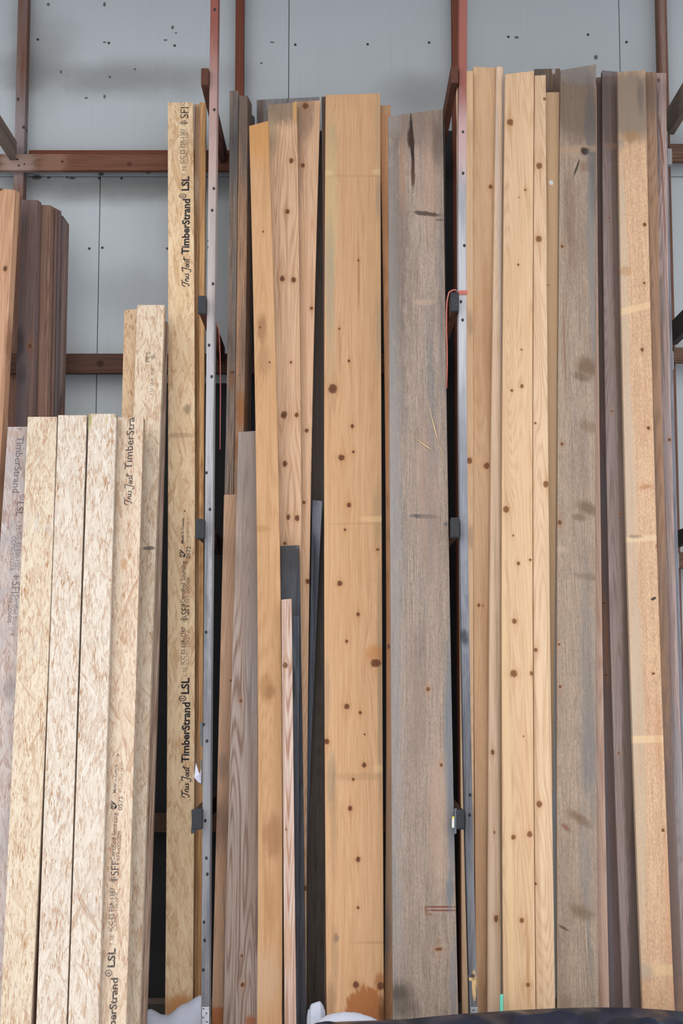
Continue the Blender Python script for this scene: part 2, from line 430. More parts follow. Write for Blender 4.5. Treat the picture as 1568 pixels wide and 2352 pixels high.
def wall_mat():
    m = bpy.data.materials.new('painted_panel'); m.use_nodes = True
    t = T(m.node_tree)
    P = t.n('ShaderNodeTexCoord').outputs['Object']
    col = lin((176, 182, 184))
    n1 = t.noise(P, 1.3, 4, 0.6)
    col = t.mix(t.ss(n1, 0.35, 0.75, 0, 0.35), col, lin((166, 170, 171)))
    st = t.noise(t.v('MULTIPLY', P, (60, 60, 0.9)), 1, 3)
    col = t.mix(t.ss(st, 0.5, 0.8, 0, 0.10), col, lin((130, 132, 130)))
    nz = t.noise(t.v('MULTIPLY', P, (5, 5, 7)), 1, 4, 0.6)
    def sp(col, x, y, rx, ry, ink, amt, soft=0.8, rag=1.0):
        p = onY(x, y, WALL_Y); s = 7.9 / FPX
        return t.group(g_spot, Col=col, P0=P, N=nz, C=(p.x, 0, p.z), Inv=(1 / (rx * s), 0, 1 / (ry * s)), Rot=0.0, Ink=lin(ink), Amt=amt, Soft=soft, Ragged=rag).outputs[0]
    for a in ((300, 180, 210, 38, (116, 113, 107), 0.6), (90, 130, 70, 95, (126, 123, 118), 0.5), (960, 215, 75, 45, (126, 124, 120), 0.5),
              (300, 432, 330, 30, (98, 96, 91), 0.75), (60, 160, 60, 40, (118,118,117), 0.5), (300, 680, 90, 60, (132, 134, 140), 0.4)):
        col = sp(col, *a)
    for a in ((85, 407, 9, 5), (112, 408, 4, 3), (166, 409, 8, 4), (154, 407, 3, 3), (232, 400, 6, 4), (340, 396, 6, 4), (140, 165, 2.5, 5), (240, 97, 4, 2),
              (380, 92, 4, 2), (396, 63, 3, 4), (310, 159, 3, 2.5), (404, 76, 3, 2), (240, 222, 3, 5), (198, 225, 4, 2), (252, 177, 2.5, 2.5), (240, 10, 3, 5), (111, 10, 4, 4),
              (1368, 131, 5, 6), (1186, 86, 5, 3), (625, 97, 6, 2), (600, 145, 3, 2), (1540, 720, 2, 2), (1547, 1010, 5, 22)):
        col = sp(col, a[0], a[1], a[2], a[3], (62, 58, 55), 0.85, 0.4, 1.4)
    _finish(t, m, col, st, 0.65, 0.0)
    return m
wm = wall_mat()
wall = empty('wall_back', (0, WALL_Y, 0)); props(wall, kind='structure')
def WP(px, py): return onY(px, py, WALL_Y)
zs = WP(300, 406).z
xa, xb, xc = WP(663, 120).x, WP(1423, 120).x, WP(225, 700).x
g = 0.0018
cells = [(-4.5, xa - 1.22, zs, 6.0), (xa - 1.22, xa, zs, 6.0), (xa, xa + 1.22, zs, 6.0), (xa + 1.22, xb, zs, 6.0), (xb, 4.5, zs, 6.0),
         (-4.5, xc, 0, zs), (xc, xc + 1.22, 0, zs), (xc + 1.22, xc + 2.44, 0, zs), (xc + 2.44, 4.5, 0, zs)]
# xa .. xb holds no extra seam in the picture: merge the two sheets between
cells[2] = (xa, xb, zs, 6.0); del cells[3]
cells[1] = (-4.5, xa, zs, 6.0); del cells[0]
for x0, x1, z0, z1 in cells:
    p = box('wall_panel', (x0 + g, WALL_Y, z0 + g), (x1 - g, WALL_Y + 0.02, z1 - g), wm, None, 0.0015)
    p.parent = wall; p.matrix_parent_inverse = Matrix.Translation((0, -WALL_Y, 0))
bk = box('wall_backing', (-4.5, WALL_Y + 0.021, 0), (4.5, WALL_Y + 0.06, 6.0), plain('dark_sheathing', (60, 58, 56), 0.9), None, 0)
bk.parent = wall; bk.matrix_parent_inverse = Matrix.Translation((0, -WALL_Y, 0))
screwm = plain('rusted_screw', (52, 48, 46), 0.5, 0.4)
def disc(name, c, r, depth, mat, seg=10, parent=None):
    v, f = [], []
    for y, rr in ((0, r), (-depth * 0.7, r), (-depth, r * 0.6)):
        for i in range(seg): v.append((rr * math.cos(6.2832 * i / seg), y, rr * math.sin(6.2832 * i / seg)))
    for L in range(2):
        for i in range(seg): f.append((L * seg + i, L * seg + (i + 1) % seg, (L + 1) * seg + (i + 1) % seg, (L + 1) * seg + i))
    f.append(tuple(range(2 * seg, 3 * seg))); f.append(tuple(range(seg)))
    o = link_mesh(name, v, f, mat, parent)
    o.location = c
    return o
for px, py in ((87, 91), (250, 99), (401, 105), (678, 103), (844, 102), (985, 98), (1167, 85), (1350, 80), (1438, 97),
               (205, 571), (235, 569), (384, 571), (228, 410), (279, 410)):
    p = WP(px, py)
    s = disc('screw', (p.x, WALL_Y, p.z), 0.007, 0.004, screwm)
    s.parent = wall; s.matrix_parent_inverse = Matrix.Translation((0, -WALL_Y, 0))

# wall framing: uprights between the panels and the rails nailed across them
red = wood((122, 66, 46), dark=(84, 40, 28), fine=0.5, samt=0.4, ring=0.2)
redgrey = wood((126, 88, 70), dark=(86, 56, 44), grey=(138, 126, 124), gamt=0.40, fine=0.5)
SY0, SY1 = 1.07, WALL_Y - 0.0012
def stud(px0, px1, label, mat, spots=()):
    a, b = onY(px0, 0, SY0), onY(px1, 0, SY0)
    class Mk: pass
    def mark(x, y):
        q = onY(x, y, SY0); return (q.x - a.x, q.z)
    mark.scale = 7.6 / FPX
    o = box('wall_stud', (0, 0, 0.0), (b.x - a.x, SY1 - SY0, 5.84), mat((), spots, mark))
    o.location = (a.x, SY0, 0)
    return props(o, label, 'stud', 'studs of the back wall')
stud(41.5, 63.5, 'greyed brown wall stud at the far left, crossed by the upper rail', redgrey,
     [(50, 330, 30, 90, (140, 128, 128), 0.6), (50, 80, 30, 130, (104, 68, 52), 0.5), (42, 228, 3, 4, (50, 30, 25), .9), (54, 292, 3, 4, (50, 30, 25), .9)])
stud(541, 560, 'dark red brown wall stud just right of the left rack post', red)
stud(1037.5, 1056, 'dark red brown wall stud right behind the middle rack post', red)
stud(1510, 1530.5, 'red brown wall stud at the far right, above the weathered boards', redgrey, [(1522, 60, 5, 200, (150, 128, 120), .5)])

def rail(px0, px1, py0, py1, y0, y1, label, mat, ref, spots=(), group='rails across the back wall', xr=None):
    a = onY(ref, py0, y0); b = onY(ref, py1, y0)
    x0 = onY(px0, py0, y0).x; x1 = onY(px1, py0, y0).x if xr is None else xr
    def mark(x, y):
        q = onY(x, y, y0); return (x0 and (q.x - x0), q.z - b.z)
    mark.scale = 7.5 / FPX
    def swap(knots, spots, mk): return mat(knots, spots, mk)
    # grain runs along the rail: build it standing, then lay it down
    L, H, D = x1 - x0, a.z - b.z, y1 - y0
    def mark2(x, y):
        q = onY(x, y, y0); return (a.z - q.z, q.x - x0)
    mark2.scale = mark.scale
    o = box('wall_rail', (0, 0, 0), (H, D, L), mat((), spots, mark2))
    o.matrix_world = Matrix(((0, 0, 1, x0), (0, 1, 0, y0), (-1, 0, 0, a.z), (0, 0, 0, 1)))
    return props(o, label, 'rail', group)
railm = wood((122, 78, 56), dark=(82, 48, 34), grey=(150, 132, 124), gamt=0.12, fine=0.55, ring=0.4, samt=0.4)
RY0 = 1.03
rail(-260, 1000, 353.5, 391, RY0, SY0 - 0.0005, 'upper brown wall rail, nailed across the far left stud', railm, 200,
     [(40, 372, 60, 40, (168, 146, 134), .65), (40, 366, 2.6, 2.6, (45, 28, 22), .95, 0, .2, .3), (43, 380, 2.6, 2.6, (45, 28, 22), .95, 0, .2, .3), (56, 377, 2.2, 2.2, (45, 28, 22), .95, 0, .2, .3),
      (120, 372, 70, 30, (150, 116, 98), .5), (297, 376, 5, 6, (70, 34, 24), .8), (143, 371, 2.5, 3, (50, 30, 25), .9)], group='main rails across the back wall')
rail(66, 537, 344.5, 356, SY0 + 0.004, SY1, 'thin dark brown blocking strip behind the upper wall rail', red, 200, group='blocking behind the wall rails')
rail(-260, 1000, 812, 857, RY0, SY0 - 0.0005, 'lower dark brown wall rail left of the short strand boards', wood((92, 60, 46), dark=(58, 36, 28), fine=0.5, ring=0.4), 200,
     [(230, 835, 9, 8, (48, 28, 22), .9)], group='main rails across the back wall')
rail(-260, 1000, 1868, 1912, RY0, SY0 - 0.0005, 'third wall rail, glimpsed low in the dark gap beside the strand boards', wood((92, 66, 52), fine=0.5), 360, group='main rails across the back wall')
rail(-260, 1000, 2296, 2345, RY0, SY0 - 0.0005, 'bottom plate of the back wall, seen low in the dark gap', wood((120, 104, 96), fine=0.5), 360, group='main rails across the back wall')
rbr = wood((122, 92, 72), dark=(78, 52, 38), fine=0.5, ring=0.6)
for (y0, y1, xx, lab) in ((330, 370, 1535, 'upper'), (798, 832, 1546, 'middle'), (1268, 1306, 1556, 'lower')):
    rail(xx, 0, y0, y1, RY0, SY0 - 0.0005, lab + ' brown wall rail at the right edge, running out of the picture', rbr, 1560, group='short rails at the right edge', xr=3.2)
endm = wood((176, 172, 174), dark=(140, 136, 138), fine=0.5, gamt=0.3, grey=(150, 152, 158))
for (x0, x1, y0, y1, lab) in ((1530, 1544, 340, 377, 'pale wooden block over the end of the upper right wall rail'), (1535, 1548, 806, 848, 'pale wooden block over the end of the middle right wall rail'),
                              (1545, 1560, 1270, 1306, 'pale wooden block over the end of the lower right wall rail')):
    a, b = onY(x0, y0, RY0 - 0.045), onY(x1, y1, RY0 - 0.045)
    props(box('packing_block', (a.x, RY0 - 0.04, b.z), (b.x, RY0 - 0.0005, a.z), endm()), lab, 'block', 'packing blocks on the right rails')

# ---------------------------------------------------------------- rack uprights: post, cross arms, foot bracket
def upright(label, post_l, post_r, post_mat, arms, group='lumber rack uprights'):
    root = empty('rack_upright')
    props(root, label, 'rack upright', group)
    B = board('post', None, None, post_l, post_r, (-420, -420), (0, 0), post_mat[0], T_=0.089, knots=post_mat[1], spots=post_mat[2], bevel=0.003)
    root.location = B.ob.matrix_world.translation
    bpy.context.view_layer.update()
    inv = Matrix.Translation(-root.location)
    def adopt(o):
        o.parent = root; o.matrix_parent_inverse = inv
    adopt(B.ob)
    for (x0, x1, y0, y1, yb, mat, cap) in arms:
        a, b = onY(x0, y0, -0.03), onY(x1, y1, -0.03)
        L = yb + 0.03
        o = box('cross_arm', (0, 0, 0), (a.z - b.z, b.x - a.x, L), mat(), None, 0.004)
        # local x = down, y = right, z = back along the arm
        o.matrix_world = Matrix(((0, 1, 0, a.x), (0, 0, 1, -0.03), (-1, 0, 0, a.z), (0, 0, 0, 1)))
        adopt(o)
        if cap:
            bpy.context.view_layer.update()
            c = box('end_cap', (-0.004, -0.004, -0.012), (a.z - b.z + 0.004, b.x - a.x + 0.001, cap), capm, None, 0.006)
            c['label'] = 'black end cap'
            c.parent = o
    return root, B, adopt
capm = plain('black_rubber', (30, 32, 36), 0.75, noise_amt=0.5, scale=60, col2=(44, 46, 50))
armred = wood((92, 52, 36), dark=(54, 28, 20), fine=0.5, ring=0.3)
armdark = wood((84, 58, 48), dark=(46, 32, 28), fine=0.6)
postg = wood((136, 134, 136), dark=(74, 73, 76), grey=(184, 182, 184), gamt=0.4, fine=0.9, ring=0.25, samt=0.5, stain=(108, 108, 116), fuzz=0.35, bump=0.5)
nail = (38, 34, 34)
def nails(lst, r=3.2): return [(x, y, r, r * 1.25, nail, .97, 0, .25, .5) for x, y in lst]
p1spots = [(492, -100, 34, 330, (122, 68, 58), .95, 0, .35, .6), (488, 300, 30, 170, (156, 126, 116), .8, 0, .6, .8), (484, 560, 30, 200, (176, 162, 152), .5, 0, .6, .8),
           (473, 1900, 30, 520, (80, 82, 92), .45, 0, .6, 2.5)] + nails(
    [(493, 22), (492, 252), (491, 433), (487, 483), (475, 553), (475, 568), (489, 652), (480, 793), (486, 865), (474, 1086), (482, 1170), (473, 1452), (468, 1664), (475, 1702), (471, 1885), (474, 1971), (476, 2008), (468, 2118), (470, 2160), (467, 2228)])
_, P1, ad1 = upright('left grey weathered rack post with cross arms, nail holes down its face',
    [(0, 483), (300, 479.5), (680, 475), (980, 472), (1300, 470), (1500, 467.5), (1900, 463), (2352, 462)],
    [(0, 501), (300, 497.5), (680, 493.5), (980, 490.5), (1300, 488.5), (1500, 486), (1900, 481.5), (2352, 480.5)],
    (postg, (), p1spots),
    [(461.5, 479, 156, 195, 1.0295, armred, 0), (456.5, 473.5, 682, 720, 1.0295, armred, 0.012), (451.5, 470, 1194, 1236, 1.0295, armdark, 0.012), (445, 464, 1860, 1903, 1.0295, armdark, 0.05)])
p2spots = [(1062, -60, 34, 370, (134, 78, 66), .95, 0, .35, .6), (1063, 330, 30, 80, (172, 142, 138), .8, 0, .6, .8), (1063, 700, 30, 280, (184, 184, 188), .4, 0, .6, .6), (1070, 1300, 30, 300, (136, 139, 148), .5, 0, .6, .6),
           (1080, 2000, 34, 520, (70, 72, 80), .55, 0, .6, 2.5), (1066, 1462, 8, 18, (52, 52, 56), .8), (1089, 2262, 5, 30, (206, 170, 120), .95, 0, .3, 1.0), (1084, 2249, 9, 4, (206, 172, 124), .95, 0, .3, 1.2), (1086, 2242, 5, 5, (50, 46, 44), .9),
           (1092, 2285, 2, 20, (40, 36, 34), .95, 0, .3, .8)] + nails([(1063, 303), (1063, 398), (1066, 564), (1058, 693), (1062, 735), (1079, 1826), (1078, 1872)])
_, P2, ad2 = upright('middle weathered rack post with orange twine round it and a splintered foot',
    [(0, 1054), (420, 1054), (900, 1054), (1200, 1055.5), (1500, 1060), (1850, 1067), (2100, 1072), (2330, 1080)],
    [(0, 1072), (420, 1072), (900, 1072), (1200, 1073.5), (1500, 1078), (1850, 1085), (2100, 1090), (2330, 1098)],
    (postg, (), p2spots),
    [(1035, 1052.5, 151, 190, 1.0295, armred, 0), (1035.5, 1053, 674, 714, 1.0295, armred, 0.012), (1036, 1054.5, 1191, 1233, 1.0295, armdark, 0.014), (1049, 1066, 1862, 1903, 1.0295, armdark, 0.014)])

armgrey = wood((132, 112, 98), dark=(88, 70, 60), grey=(120, 116, 114), gamt=0.3, fine=0.6)
def arm_pair(px_back, py_top, py_bot, label, mat, side, yb=1.0299):
    a, b = onY(px_back, py_top, yb), onY(px_back, py_bot, yb)
    H, L = a.z - b.z, yb + 0.03
    o = box('cross_arm', (0, 0, 0), (H, 0.038, L), mat(), None, 0.003)
    x = a.x if side > 0 else a.x - 0.038
    o.matrix_world = Matrix(((0, 1, 0, x), (0, 0, 1, -0.03), (-1, 0, 0, a.z), (0, 0, 0, 1)))
    return o
def outer_upright(px, label, side, arms, plx, prx):
    root = empty('rack_upright'); props(root, label, 'rack upright', 'lumber rack uprights')
    os_ = [arm_pair(x, y0, y1, None, m, side) for x, y0, y1, m in arms]
    x0 = os_[0].matrix_world.translation.x
    px0 = x0 - 0.0385 if side < 0 else x0 + 0.0385
    pb = box('post', (0, 0, 0), (0.038, 0.089, 5.84), postg(), None, 0.003)
    pb.matrix_world = Matrix.Translation((px0, 0, 0))
    root.location = (px0, 0, 0)
    bpy.context.view_layer.update()
    inv = Matrix.Translation(-root.location)
    for o in os_ + [pb]:
        o.parent = root; o.matrix_parent_inverse = inv
outer_upright(1530, 'rack upright at the far right, only its sloping grey brown cross arms in view', +1,
    [(1530, 252, 310, armgrey), (1537, 742, 792, wood((84, 76, 72), dark=(52, 46, 44), fine=0.5)), (1542, 1223, 1258, wood((78, 68, 62), dark=(46, 40, 38), fine=0.5))], 0, 0)
outer_upright(40, 'rack upright at the far left, only its grey brown cross arm in view', -1, [(39, 325, 368, armgrey)], 0, 0)

# ---------------------------------------------------------------- left bay: pressed-strand timbers and brown boards
GA, GL, GN, GM = 'brown boards standing in the far left corner', 'short pressed strand boards in the left row', 'tall pressed strand boards beside the left rack post', 'mid height pressed strand boards behind the short row'
pale = dict(base=(192, 178, 158), light=(210, 202, 189), dark=(152, 110, 72))
osbA = osb(**pale, gamt=0.28, grey=(174, 171, 170), fleck=0.9, big=0.8)
osbA2 = osb((192, 173, 146), (210, 198, 177), (152, 108, 70), gamt=0.30, grey=(170, 165, 163), fleck=0.9, big=0.9)
osbG = osb((174, 158, 149), (190, 180, 174), (132, 92, 72), gamt=0.42, grey=(160, 154, 154), fleck=0.7)
osbY = osb((208, 174, 132), (226, 201, 165), (168, 119, 76), gamt=0.08, grey=(180, 160, 140), fleck=0.45, big=4.2)
osbE = wood((196, 152, 98), dark=(146, 98, 56), fine=0.9, samt=0.5, stain=(160, 112, 66), fuzz=0.2)
osbEd = wood((176, 152, 132), dark=(118, 86, 66), fine=0.9, samt=0.5, gamt=0.25, grey=(150, 142, 138))
browns = wood((140, 108, 94), dark=(92, 64, 54), grey=(116, 102, 100), gamt=0.3, fine=0.6, ring=0.3)
brownd = wood((128, 102, 94), dark=(84, 62, 56), grey=(112, 100, 102), gamt=0.45, fine=0.6, ring=0.2)

board('lumber_board', 'orange tan board with two dark knots, outermost at the far left edge', GA,
      [(430, -60), (870, -78), (1400, -110)], [(430, 33), (870, 14), (1000, 5), (1400, -20)], (426, 436), (0.30, 0.62),
      wood((198, 152, 116), dark=(150, 100, 70), fine=0.5, ring=0.3, core=(60, 36, 26)), yaw=-26, T_=0.04,
      knots=[(12, 617, 7), (3, 433, 6)], spots=[(22, 790, 14, 60, (110, 70, 52), .6), (8, 900, 10, 70, (140, 98, 74), .4)])
board('lumber_board', 'purplish brown board right behind the tan corner board', GA,
      [(458, 47), (620, 44), (975, 35), (1400, 20)], [(458, 83), (620, 83), (975, 75), (1400, 60)], (458, 459), (0.46, 0.78), brownd, yaw=-24, T_=0.038,
      knots=[(69, 795, 6)], spots=[(45, 790, 14, 40, (62, 52, 52), .7), (50, 860, 14, 26, (70, 60, 58), .5)])
board('lumber_board', 'lighter brown board third from the left in the corner stack', GA,
      [(470, 93), (975, 83), (1400, 72)], [(470, 115), (975, 107), (1400, 96)], (470, 471), (0.49, 0.80), wood((150, 116, 98), dark=(104, 74, 60), fine=0.7, gamt=0.15), yaw=-24, T_=0.036)
board('lumber_board', 'narrow brown board fourth in the corner stack', GA,
      [(477, 122), (975, 113), (1400, 104)], [(477, 127.5), (975, 119), (1400, 109)], (476, 478), (0.535, 0.835), browns, yaw=-26, T_=0.020)
board('lumber_board', 'narrow dark brown board second from the wall gap in the corner stack', GA,
      [(481, 131), (975, 122), (1400, 114)], [(481, 136), (975, 127), (1400, 119)], (480, 483), (0.57, 0.865), brownd, yaw=-28, T_=0.020)
board('lumber_board', 'dark brown board rightmost in the corner stack, edge against the wall gap', GA,
      [(500, 138), (975, 128.5), (1400, 121)], [(505, 152), (975, 140.5), (1400, 131)], (492, 512), (0.605, 0.895), brownd, yaw=-24, T_=0.030,
      spots=[(137, 700, 3, 40, (40, 30, 28), .7), (139, 930, 3, 40, (40, 30, 28), .7)])

SB = 'strand_board'
L0 = board(SB, 'greyed strand board leftmost in the row with faded upside down printing', GL,
      [(980, 17), (1250, 0), (1500, -16), (1850, -40)], [(980, 86), (1250, 74), (1500, 58), (1850, 36)], (980, 980), (-0.375, 0.69), osbG, spots=[(40, 996, 40, 10, (168, 142, 124), .5), (24, 1580, 18, 30, (120, 116, 116), .5)])
L1 = board(SB, 'pale strand board with brown flecks, second in the short row', GL,
      [(957, 60.5), (1380, 48), (1850, 25), (2300, 0)], [(957, 130.5), (1380, 117), (1850, 96), (2180, 80), (2352, 71)], (957, 957), (-0.45, 0.63), osbA2)
L2 = board(SB, 'pale strand board mid row with a dark gap along its left edge', GL,
      [(953, 131.8), (1380, 119), (1850, 103), (2352, 81)], [(953, 197), (1380, 188), (1850, 171), (2352, 151)], (953, 953), (-0.445, 0.635), osbA,
      spots=[(165, 951, 40, 4, (120, 118, 70), .6)])
L3 = board(SB, 'whitish strand board with a mossy green stain at its top left corner', GL,
      [(950, 202.5), (1380, 190.5), (1850, 174), (2352, 155)], [(950, 267), (1380, 256.5), (1850, 240), (2352, 227)], (950, 950), (-0.45, 0.635), osbA,
      spots=[(205, 965, 5, 26, (150, 142, 80), .8), (244, 962, 5, 10, (170, 160, 110), .6), (266, 953, 5, 8, (120, 116, 70), .7)])
L4 = board(SB, 'pale strand board with dark printing, rightmost of the short row', GL,
      [(958, 255), (1380, 244), (1850, 228), (2352, 212)], [(958, 329), (1380, 318), (1850, 304), (2352, 289)], (958, 958), (-0.40, 0.69), osb(base=(192, 171, 144), light=(210, 195, 174), dark=(152, 104, 68), gamt=0.1, fleck=0.8), yaw=-7,
      spots=[(284, 1295, 8, 14, (176, 128, 84), .6)])
M1 = board(SB, 'taller strand board with faint stamps near its top, behind the short row', GM,
      [(700, 315), (850, 309), (980, 305), (1400, 290), (1850, 272)], [(700, 378), (860, 374), (1040, 365), (1240, 356.5), (1400, 352), (1850, 338), (2352, 318)], (700, 700), (-0.22, 0.80),
      osb((200, 178, 148), (216, 202, 180), (156, 110, 74), gamt=0.12, grey=(170, 162, 158), fleck=0.7), yaw=-5, spots=[(342, 1259, 14, 5, (84, 78, 74), .85, 0, .35, .8)])
M0 = board(SB, 'strand board set on edge just left of the taller stamped one', GM,
      [(710, 284), (955, 281), (1400, 268)], [(710, 318), (955, 312), (1400, 298)], (712, 709), (-0.15, 0.87), osb((190, 160, 124), (206, 180, 148), (150, 104, 66), gamt=0.05, fleck=1.0))
M2 = board(SB, 'thin brownish strand board edge beside the dark gap, behind the stamped one', GM,
      [(738, 373), (960, 360), (1280, 345), (1850, 325), (2352, 304)], [(738, 384.5), (960, 378.5), (1280, 370), (1850, 354), (2352, 335)], (738, 738), (-0.15, 0.87), osbEd)
N1 = board(SB, 'tallest strand board, yellowish, with black printing up its right side', GN,
      [(235, 385), (900, 386), (1380, 384), (1850, 383), (2330, 378.5)], [(235, 443), (700, 447), (1380, 447), (1850, 446), (2310, 443)], (235, 235), (0.42, 0.80), osbY,
      spots=[(430, 940, 9, 12, (128, 112, 92), .6), (412, 1000, 36, 6, (150, 126, 96), .5), (410, 2320, 40, 34, (168, 108, 54), .6), (414, 2310, 26, 20, (186, 120, 60), .4)])
N2 = board(SB, 'edge-on strand board next to the tallest printed one, the lower topped of two', GN,
      [(239, 444), (700, 448), (1380, 448), (2310, 444)], [(239, 462), (1380, 462), (2310, 458)], (239, 239), (0.46, 0.84), wood((184, 140, 92), dark=(136, 92, 54), fine=0.9, samt=0.6, stain=(190, 160, 132)), spots=[(450, 430, 6, 30, (198, 176, 154), .7)])
N3 = board(SB, 'edge-on strand board directly left of the left rack post', GN,
      [(235, 457.5), (700, 458), (1380, 458), (2310, 454)], [(235, 472.5), (700, 470), (1200, 468), (1500, 466), (2250, 464)], (234, 236), (0.415, 0.79), osbE)

# ---------------------------------------------------------------- middle bay
GB = 'loose boards in the middle bay'
LB = 'lumber_board'
greyb = wood((150, 126, 108), dark=(84, 68, 58), grey=(104, 99, 96), gamt=0.42, fine=0.8, fuzz=0.6)
board(LB, 'dark grey board set on edge, just right of the left rack post', GB,
      [(208, 527), (560, 525), (830, 522), (980, 518), (1135, 515)], [(208, 548), (420, 546), (700, 543), (830, 540), (1130, 536)], (208, 208), (0.36, 0.74), greyb,
      spots=[(538, 330, 30, 110, (86, 84, 84), .7), (532, 870, 7, 26, (120, 78, 50), .6), (534, 855, 5, 4, (70, 46, 36), .8)])
board(LB, 'brown mottled board with grey top, second right of the left rack post', GB,
      [(219, 548.6), (420, 546.6), (700, 543.6), (830, 540.6), (1130, 537)], [(219, 567), (420, 570), (700, 564), (830, 562), (980, 560), (1100, 557)], (219, 219), (0.37, 0.73), wood((178, 134, 100), dark=(112, 78, 56), grey=(112, 106, 100), gamt=0.42, fine=0.7, samt=0.6, fuzz=0.5), T_=0.10, yaw=-10,
      spots=[(558, 240, 20, 90, (96, 86, 78), .8), (552, 940, 10, 40, (140, 88, 46), .7), (545, 1030, 8, 26, (120, 72, 38), .6)])
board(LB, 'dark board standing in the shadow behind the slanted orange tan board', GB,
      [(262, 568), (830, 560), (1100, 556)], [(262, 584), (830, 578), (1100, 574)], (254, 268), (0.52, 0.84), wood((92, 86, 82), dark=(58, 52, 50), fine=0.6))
B7 = board(LB, 'wide silver grey board behind the knotty pair, only its top in view', GB,
      [(228, 589), (1400, 600)], [(222, 733), (1400, 725)], (229, 222), (0.56, 0.88), wood((150, 142, 140), dark=(104, 96, 94), grey=(140, 138, 140), gamt=0.5, fine=0.7, fuzz=0.3), spots=[(598, 260, 10, 50, (96, 78, 68), .8), (660, 232, 3, 8, (90, 86, 84), .7)])
B4 = board(LB, 'orange tan board with a slanted sawn top, left of the knotty pair', GB,
      [(288, 572), (520, 577), (900, 585), (1240, 590), (1500, 592), (1850, 592), (2352, 590)], [(278, 615), (420, 621), (600, 627), (850, 634), (1100, 640), (1240, 643), (1500, 645), (1850, 647), (2352, 648)], (289, 277), (0.15, 0.50),
      wood((202, 155, 108), dark=(166, 114, 70), fine=0.35, ring=0.25, samt=0.45, stain=(180, 128, 74), fuzz=0.2, grey=(150, 130, 112), gamt=0.1),
      knots=[(604, 532, 2.4), (597, 752, 2.6), (619, 832, 2.4)],
      spots=[(601, 755, 11, 34, (120, 84, 54), .55), (606, 830, 14, 40, (140, 104, 72), .4), (596, 310, 40, 70, (196, 136, 68), .5), (612, 1580, 16, 30, (146, 104, 64), .55), (620, 1590, 12, 14, (136, 100, 66), .5),
             (626, 1920, 20, 46, (142, 96, 66), .55), (618, 2080, 14, 70, (160, 112, 70), .4), (600, 1215, 20, 8, (150, 106, 62), .4), (610, 2250, 30, 60, (190, 160, 134), .5)])
B5 = board(LB, 'knotty board with greyed top, right of the slanted orange tan board', GB,
      [(240, 612), (700, 622), (1300, 634), (2352, 640)], [(234, 681), (420, 686), (700, 687), (900, 690), (1100, 692), (1300, 693), (2352, 694)], (241, 234), (0.26, 0.62),
      wood((222, 180, 142), dark=(172, 124, 86), fine=0.45, ring=0.45, samt=0.4, stain=(176, 132, 96), grey=(150, 138, 128), gamt=0.12),
      knots=[(669, 369, 6, 1.3), (660, 486, 6), (648, 640, 6.5, 1.3), (674, 643, 6.5, 1.2), (668, 832, 3), (652, 953, 8, 1.3), (681, 953, 5, 1.3), (654, 1065, 6, 1.4), (662, 1188, 4.5, 1.6), (682, 1190, 6, 1.4), (654, 1248, 4)],
      spots=[(655, 248, 60, 40, (112, 98, 84), .75), (626, 290, 14, 70, (126, 112, 90), .5), (677, 250, 5, 40, (206, 158, 98), .7)])
B6 = board(LB, 'knotty twisted board, right hand one of the knotty pair', GB,
      [(231, 676), (700, 680), (1300, 686), (1900, 690), (2352, 688)], [(231, 736), (420, 731), (600, 725), (850, 718), (1000, 715), (1380, 711), (1600, 708), (1900, 704), (2352, 703)], (233, 230), (0.31, 0.67),
      wood((222, 180, 142), dark=(174, 126, 88), fine=0.45, ring=0.35, samt=0.4, grey=(140, 124, 112), gamt=0.12),
      knots=[(695, 380, 5.5), (701, 243, 8), (715, 708, 4), (704, 989, 5), (698, 1154, 4), (707, 1335, 6), (701, 2040, 3, 2.2)],
      spots=[(700, 260, 22, 70, (128, 106, 88), .7), (690, 350, 12, 120, (148, 118, 96), .5)])
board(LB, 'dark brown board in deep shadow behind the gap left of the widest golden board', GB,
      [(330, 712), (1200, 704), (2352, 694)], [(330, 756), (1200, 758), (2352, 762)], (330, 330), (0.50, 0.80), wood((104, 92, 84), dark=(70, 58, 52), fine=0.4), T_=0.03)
B15 = board(LB, 'slim blue grey weathered stick in the gap left of the widest golden board', GB,
      [(1150, 717), (1380, 713), (1600, 709), (1850, 703), (2300, 692)], [(1150, 740), (1300, 733), (1380, 728), (1600, 720), (1750, 714), (1850, 708), (2300, 694)], (1148, 1151), (0.40, 0.72),
      wood((112, 118, 130), dark=(70, 74, 84), grey=(150, 154, 164), gamt=0.35, fine=0.8, fuzz=0.3), T_=0.03, spots=[(722, 1330, 3, 140, (60, 62, 68), .8), (728, 1190, 14, 46, (150, 154, 162), .6), (705, 1800, 6, 200, (74, 88, 112), .6)])
B8 = board(LB, 'grey brown board with peaked grain, left of the slanted orange tan board', GB,
      [(990, 548), (1200, 541), (1380, 535), (1700, 530), (1850, 524), (2352, 512)], [(990, 592), (1380, 598), (1850, 602), (2352, 602)], (992, 989), (0.21, 0.56),
      wood((172, 154, 142), dark=(122, 94, 78), grey=(136, 128, 124), gamt=0.3, fine=0.5, ring=0.7, samt=0.3),
      knots=[(553, 1610, 3.5), (555, 2195, 3), (557, 2262, 5)],
      spots=[(570, 1080, 40, 130, (118, 108, 100), .6), (578, 1500, 14, 280, (120, 116, 114), .5), (572, 1300, 26, 160, (132, 116, 104), .5), (582, 1900, 14, 200, (134, 112, 96), .5), (575, 2348, 12, 14, (150, 84, 44), .8), (590, 2120, 5, 60, (96, 70, 56), .6)])
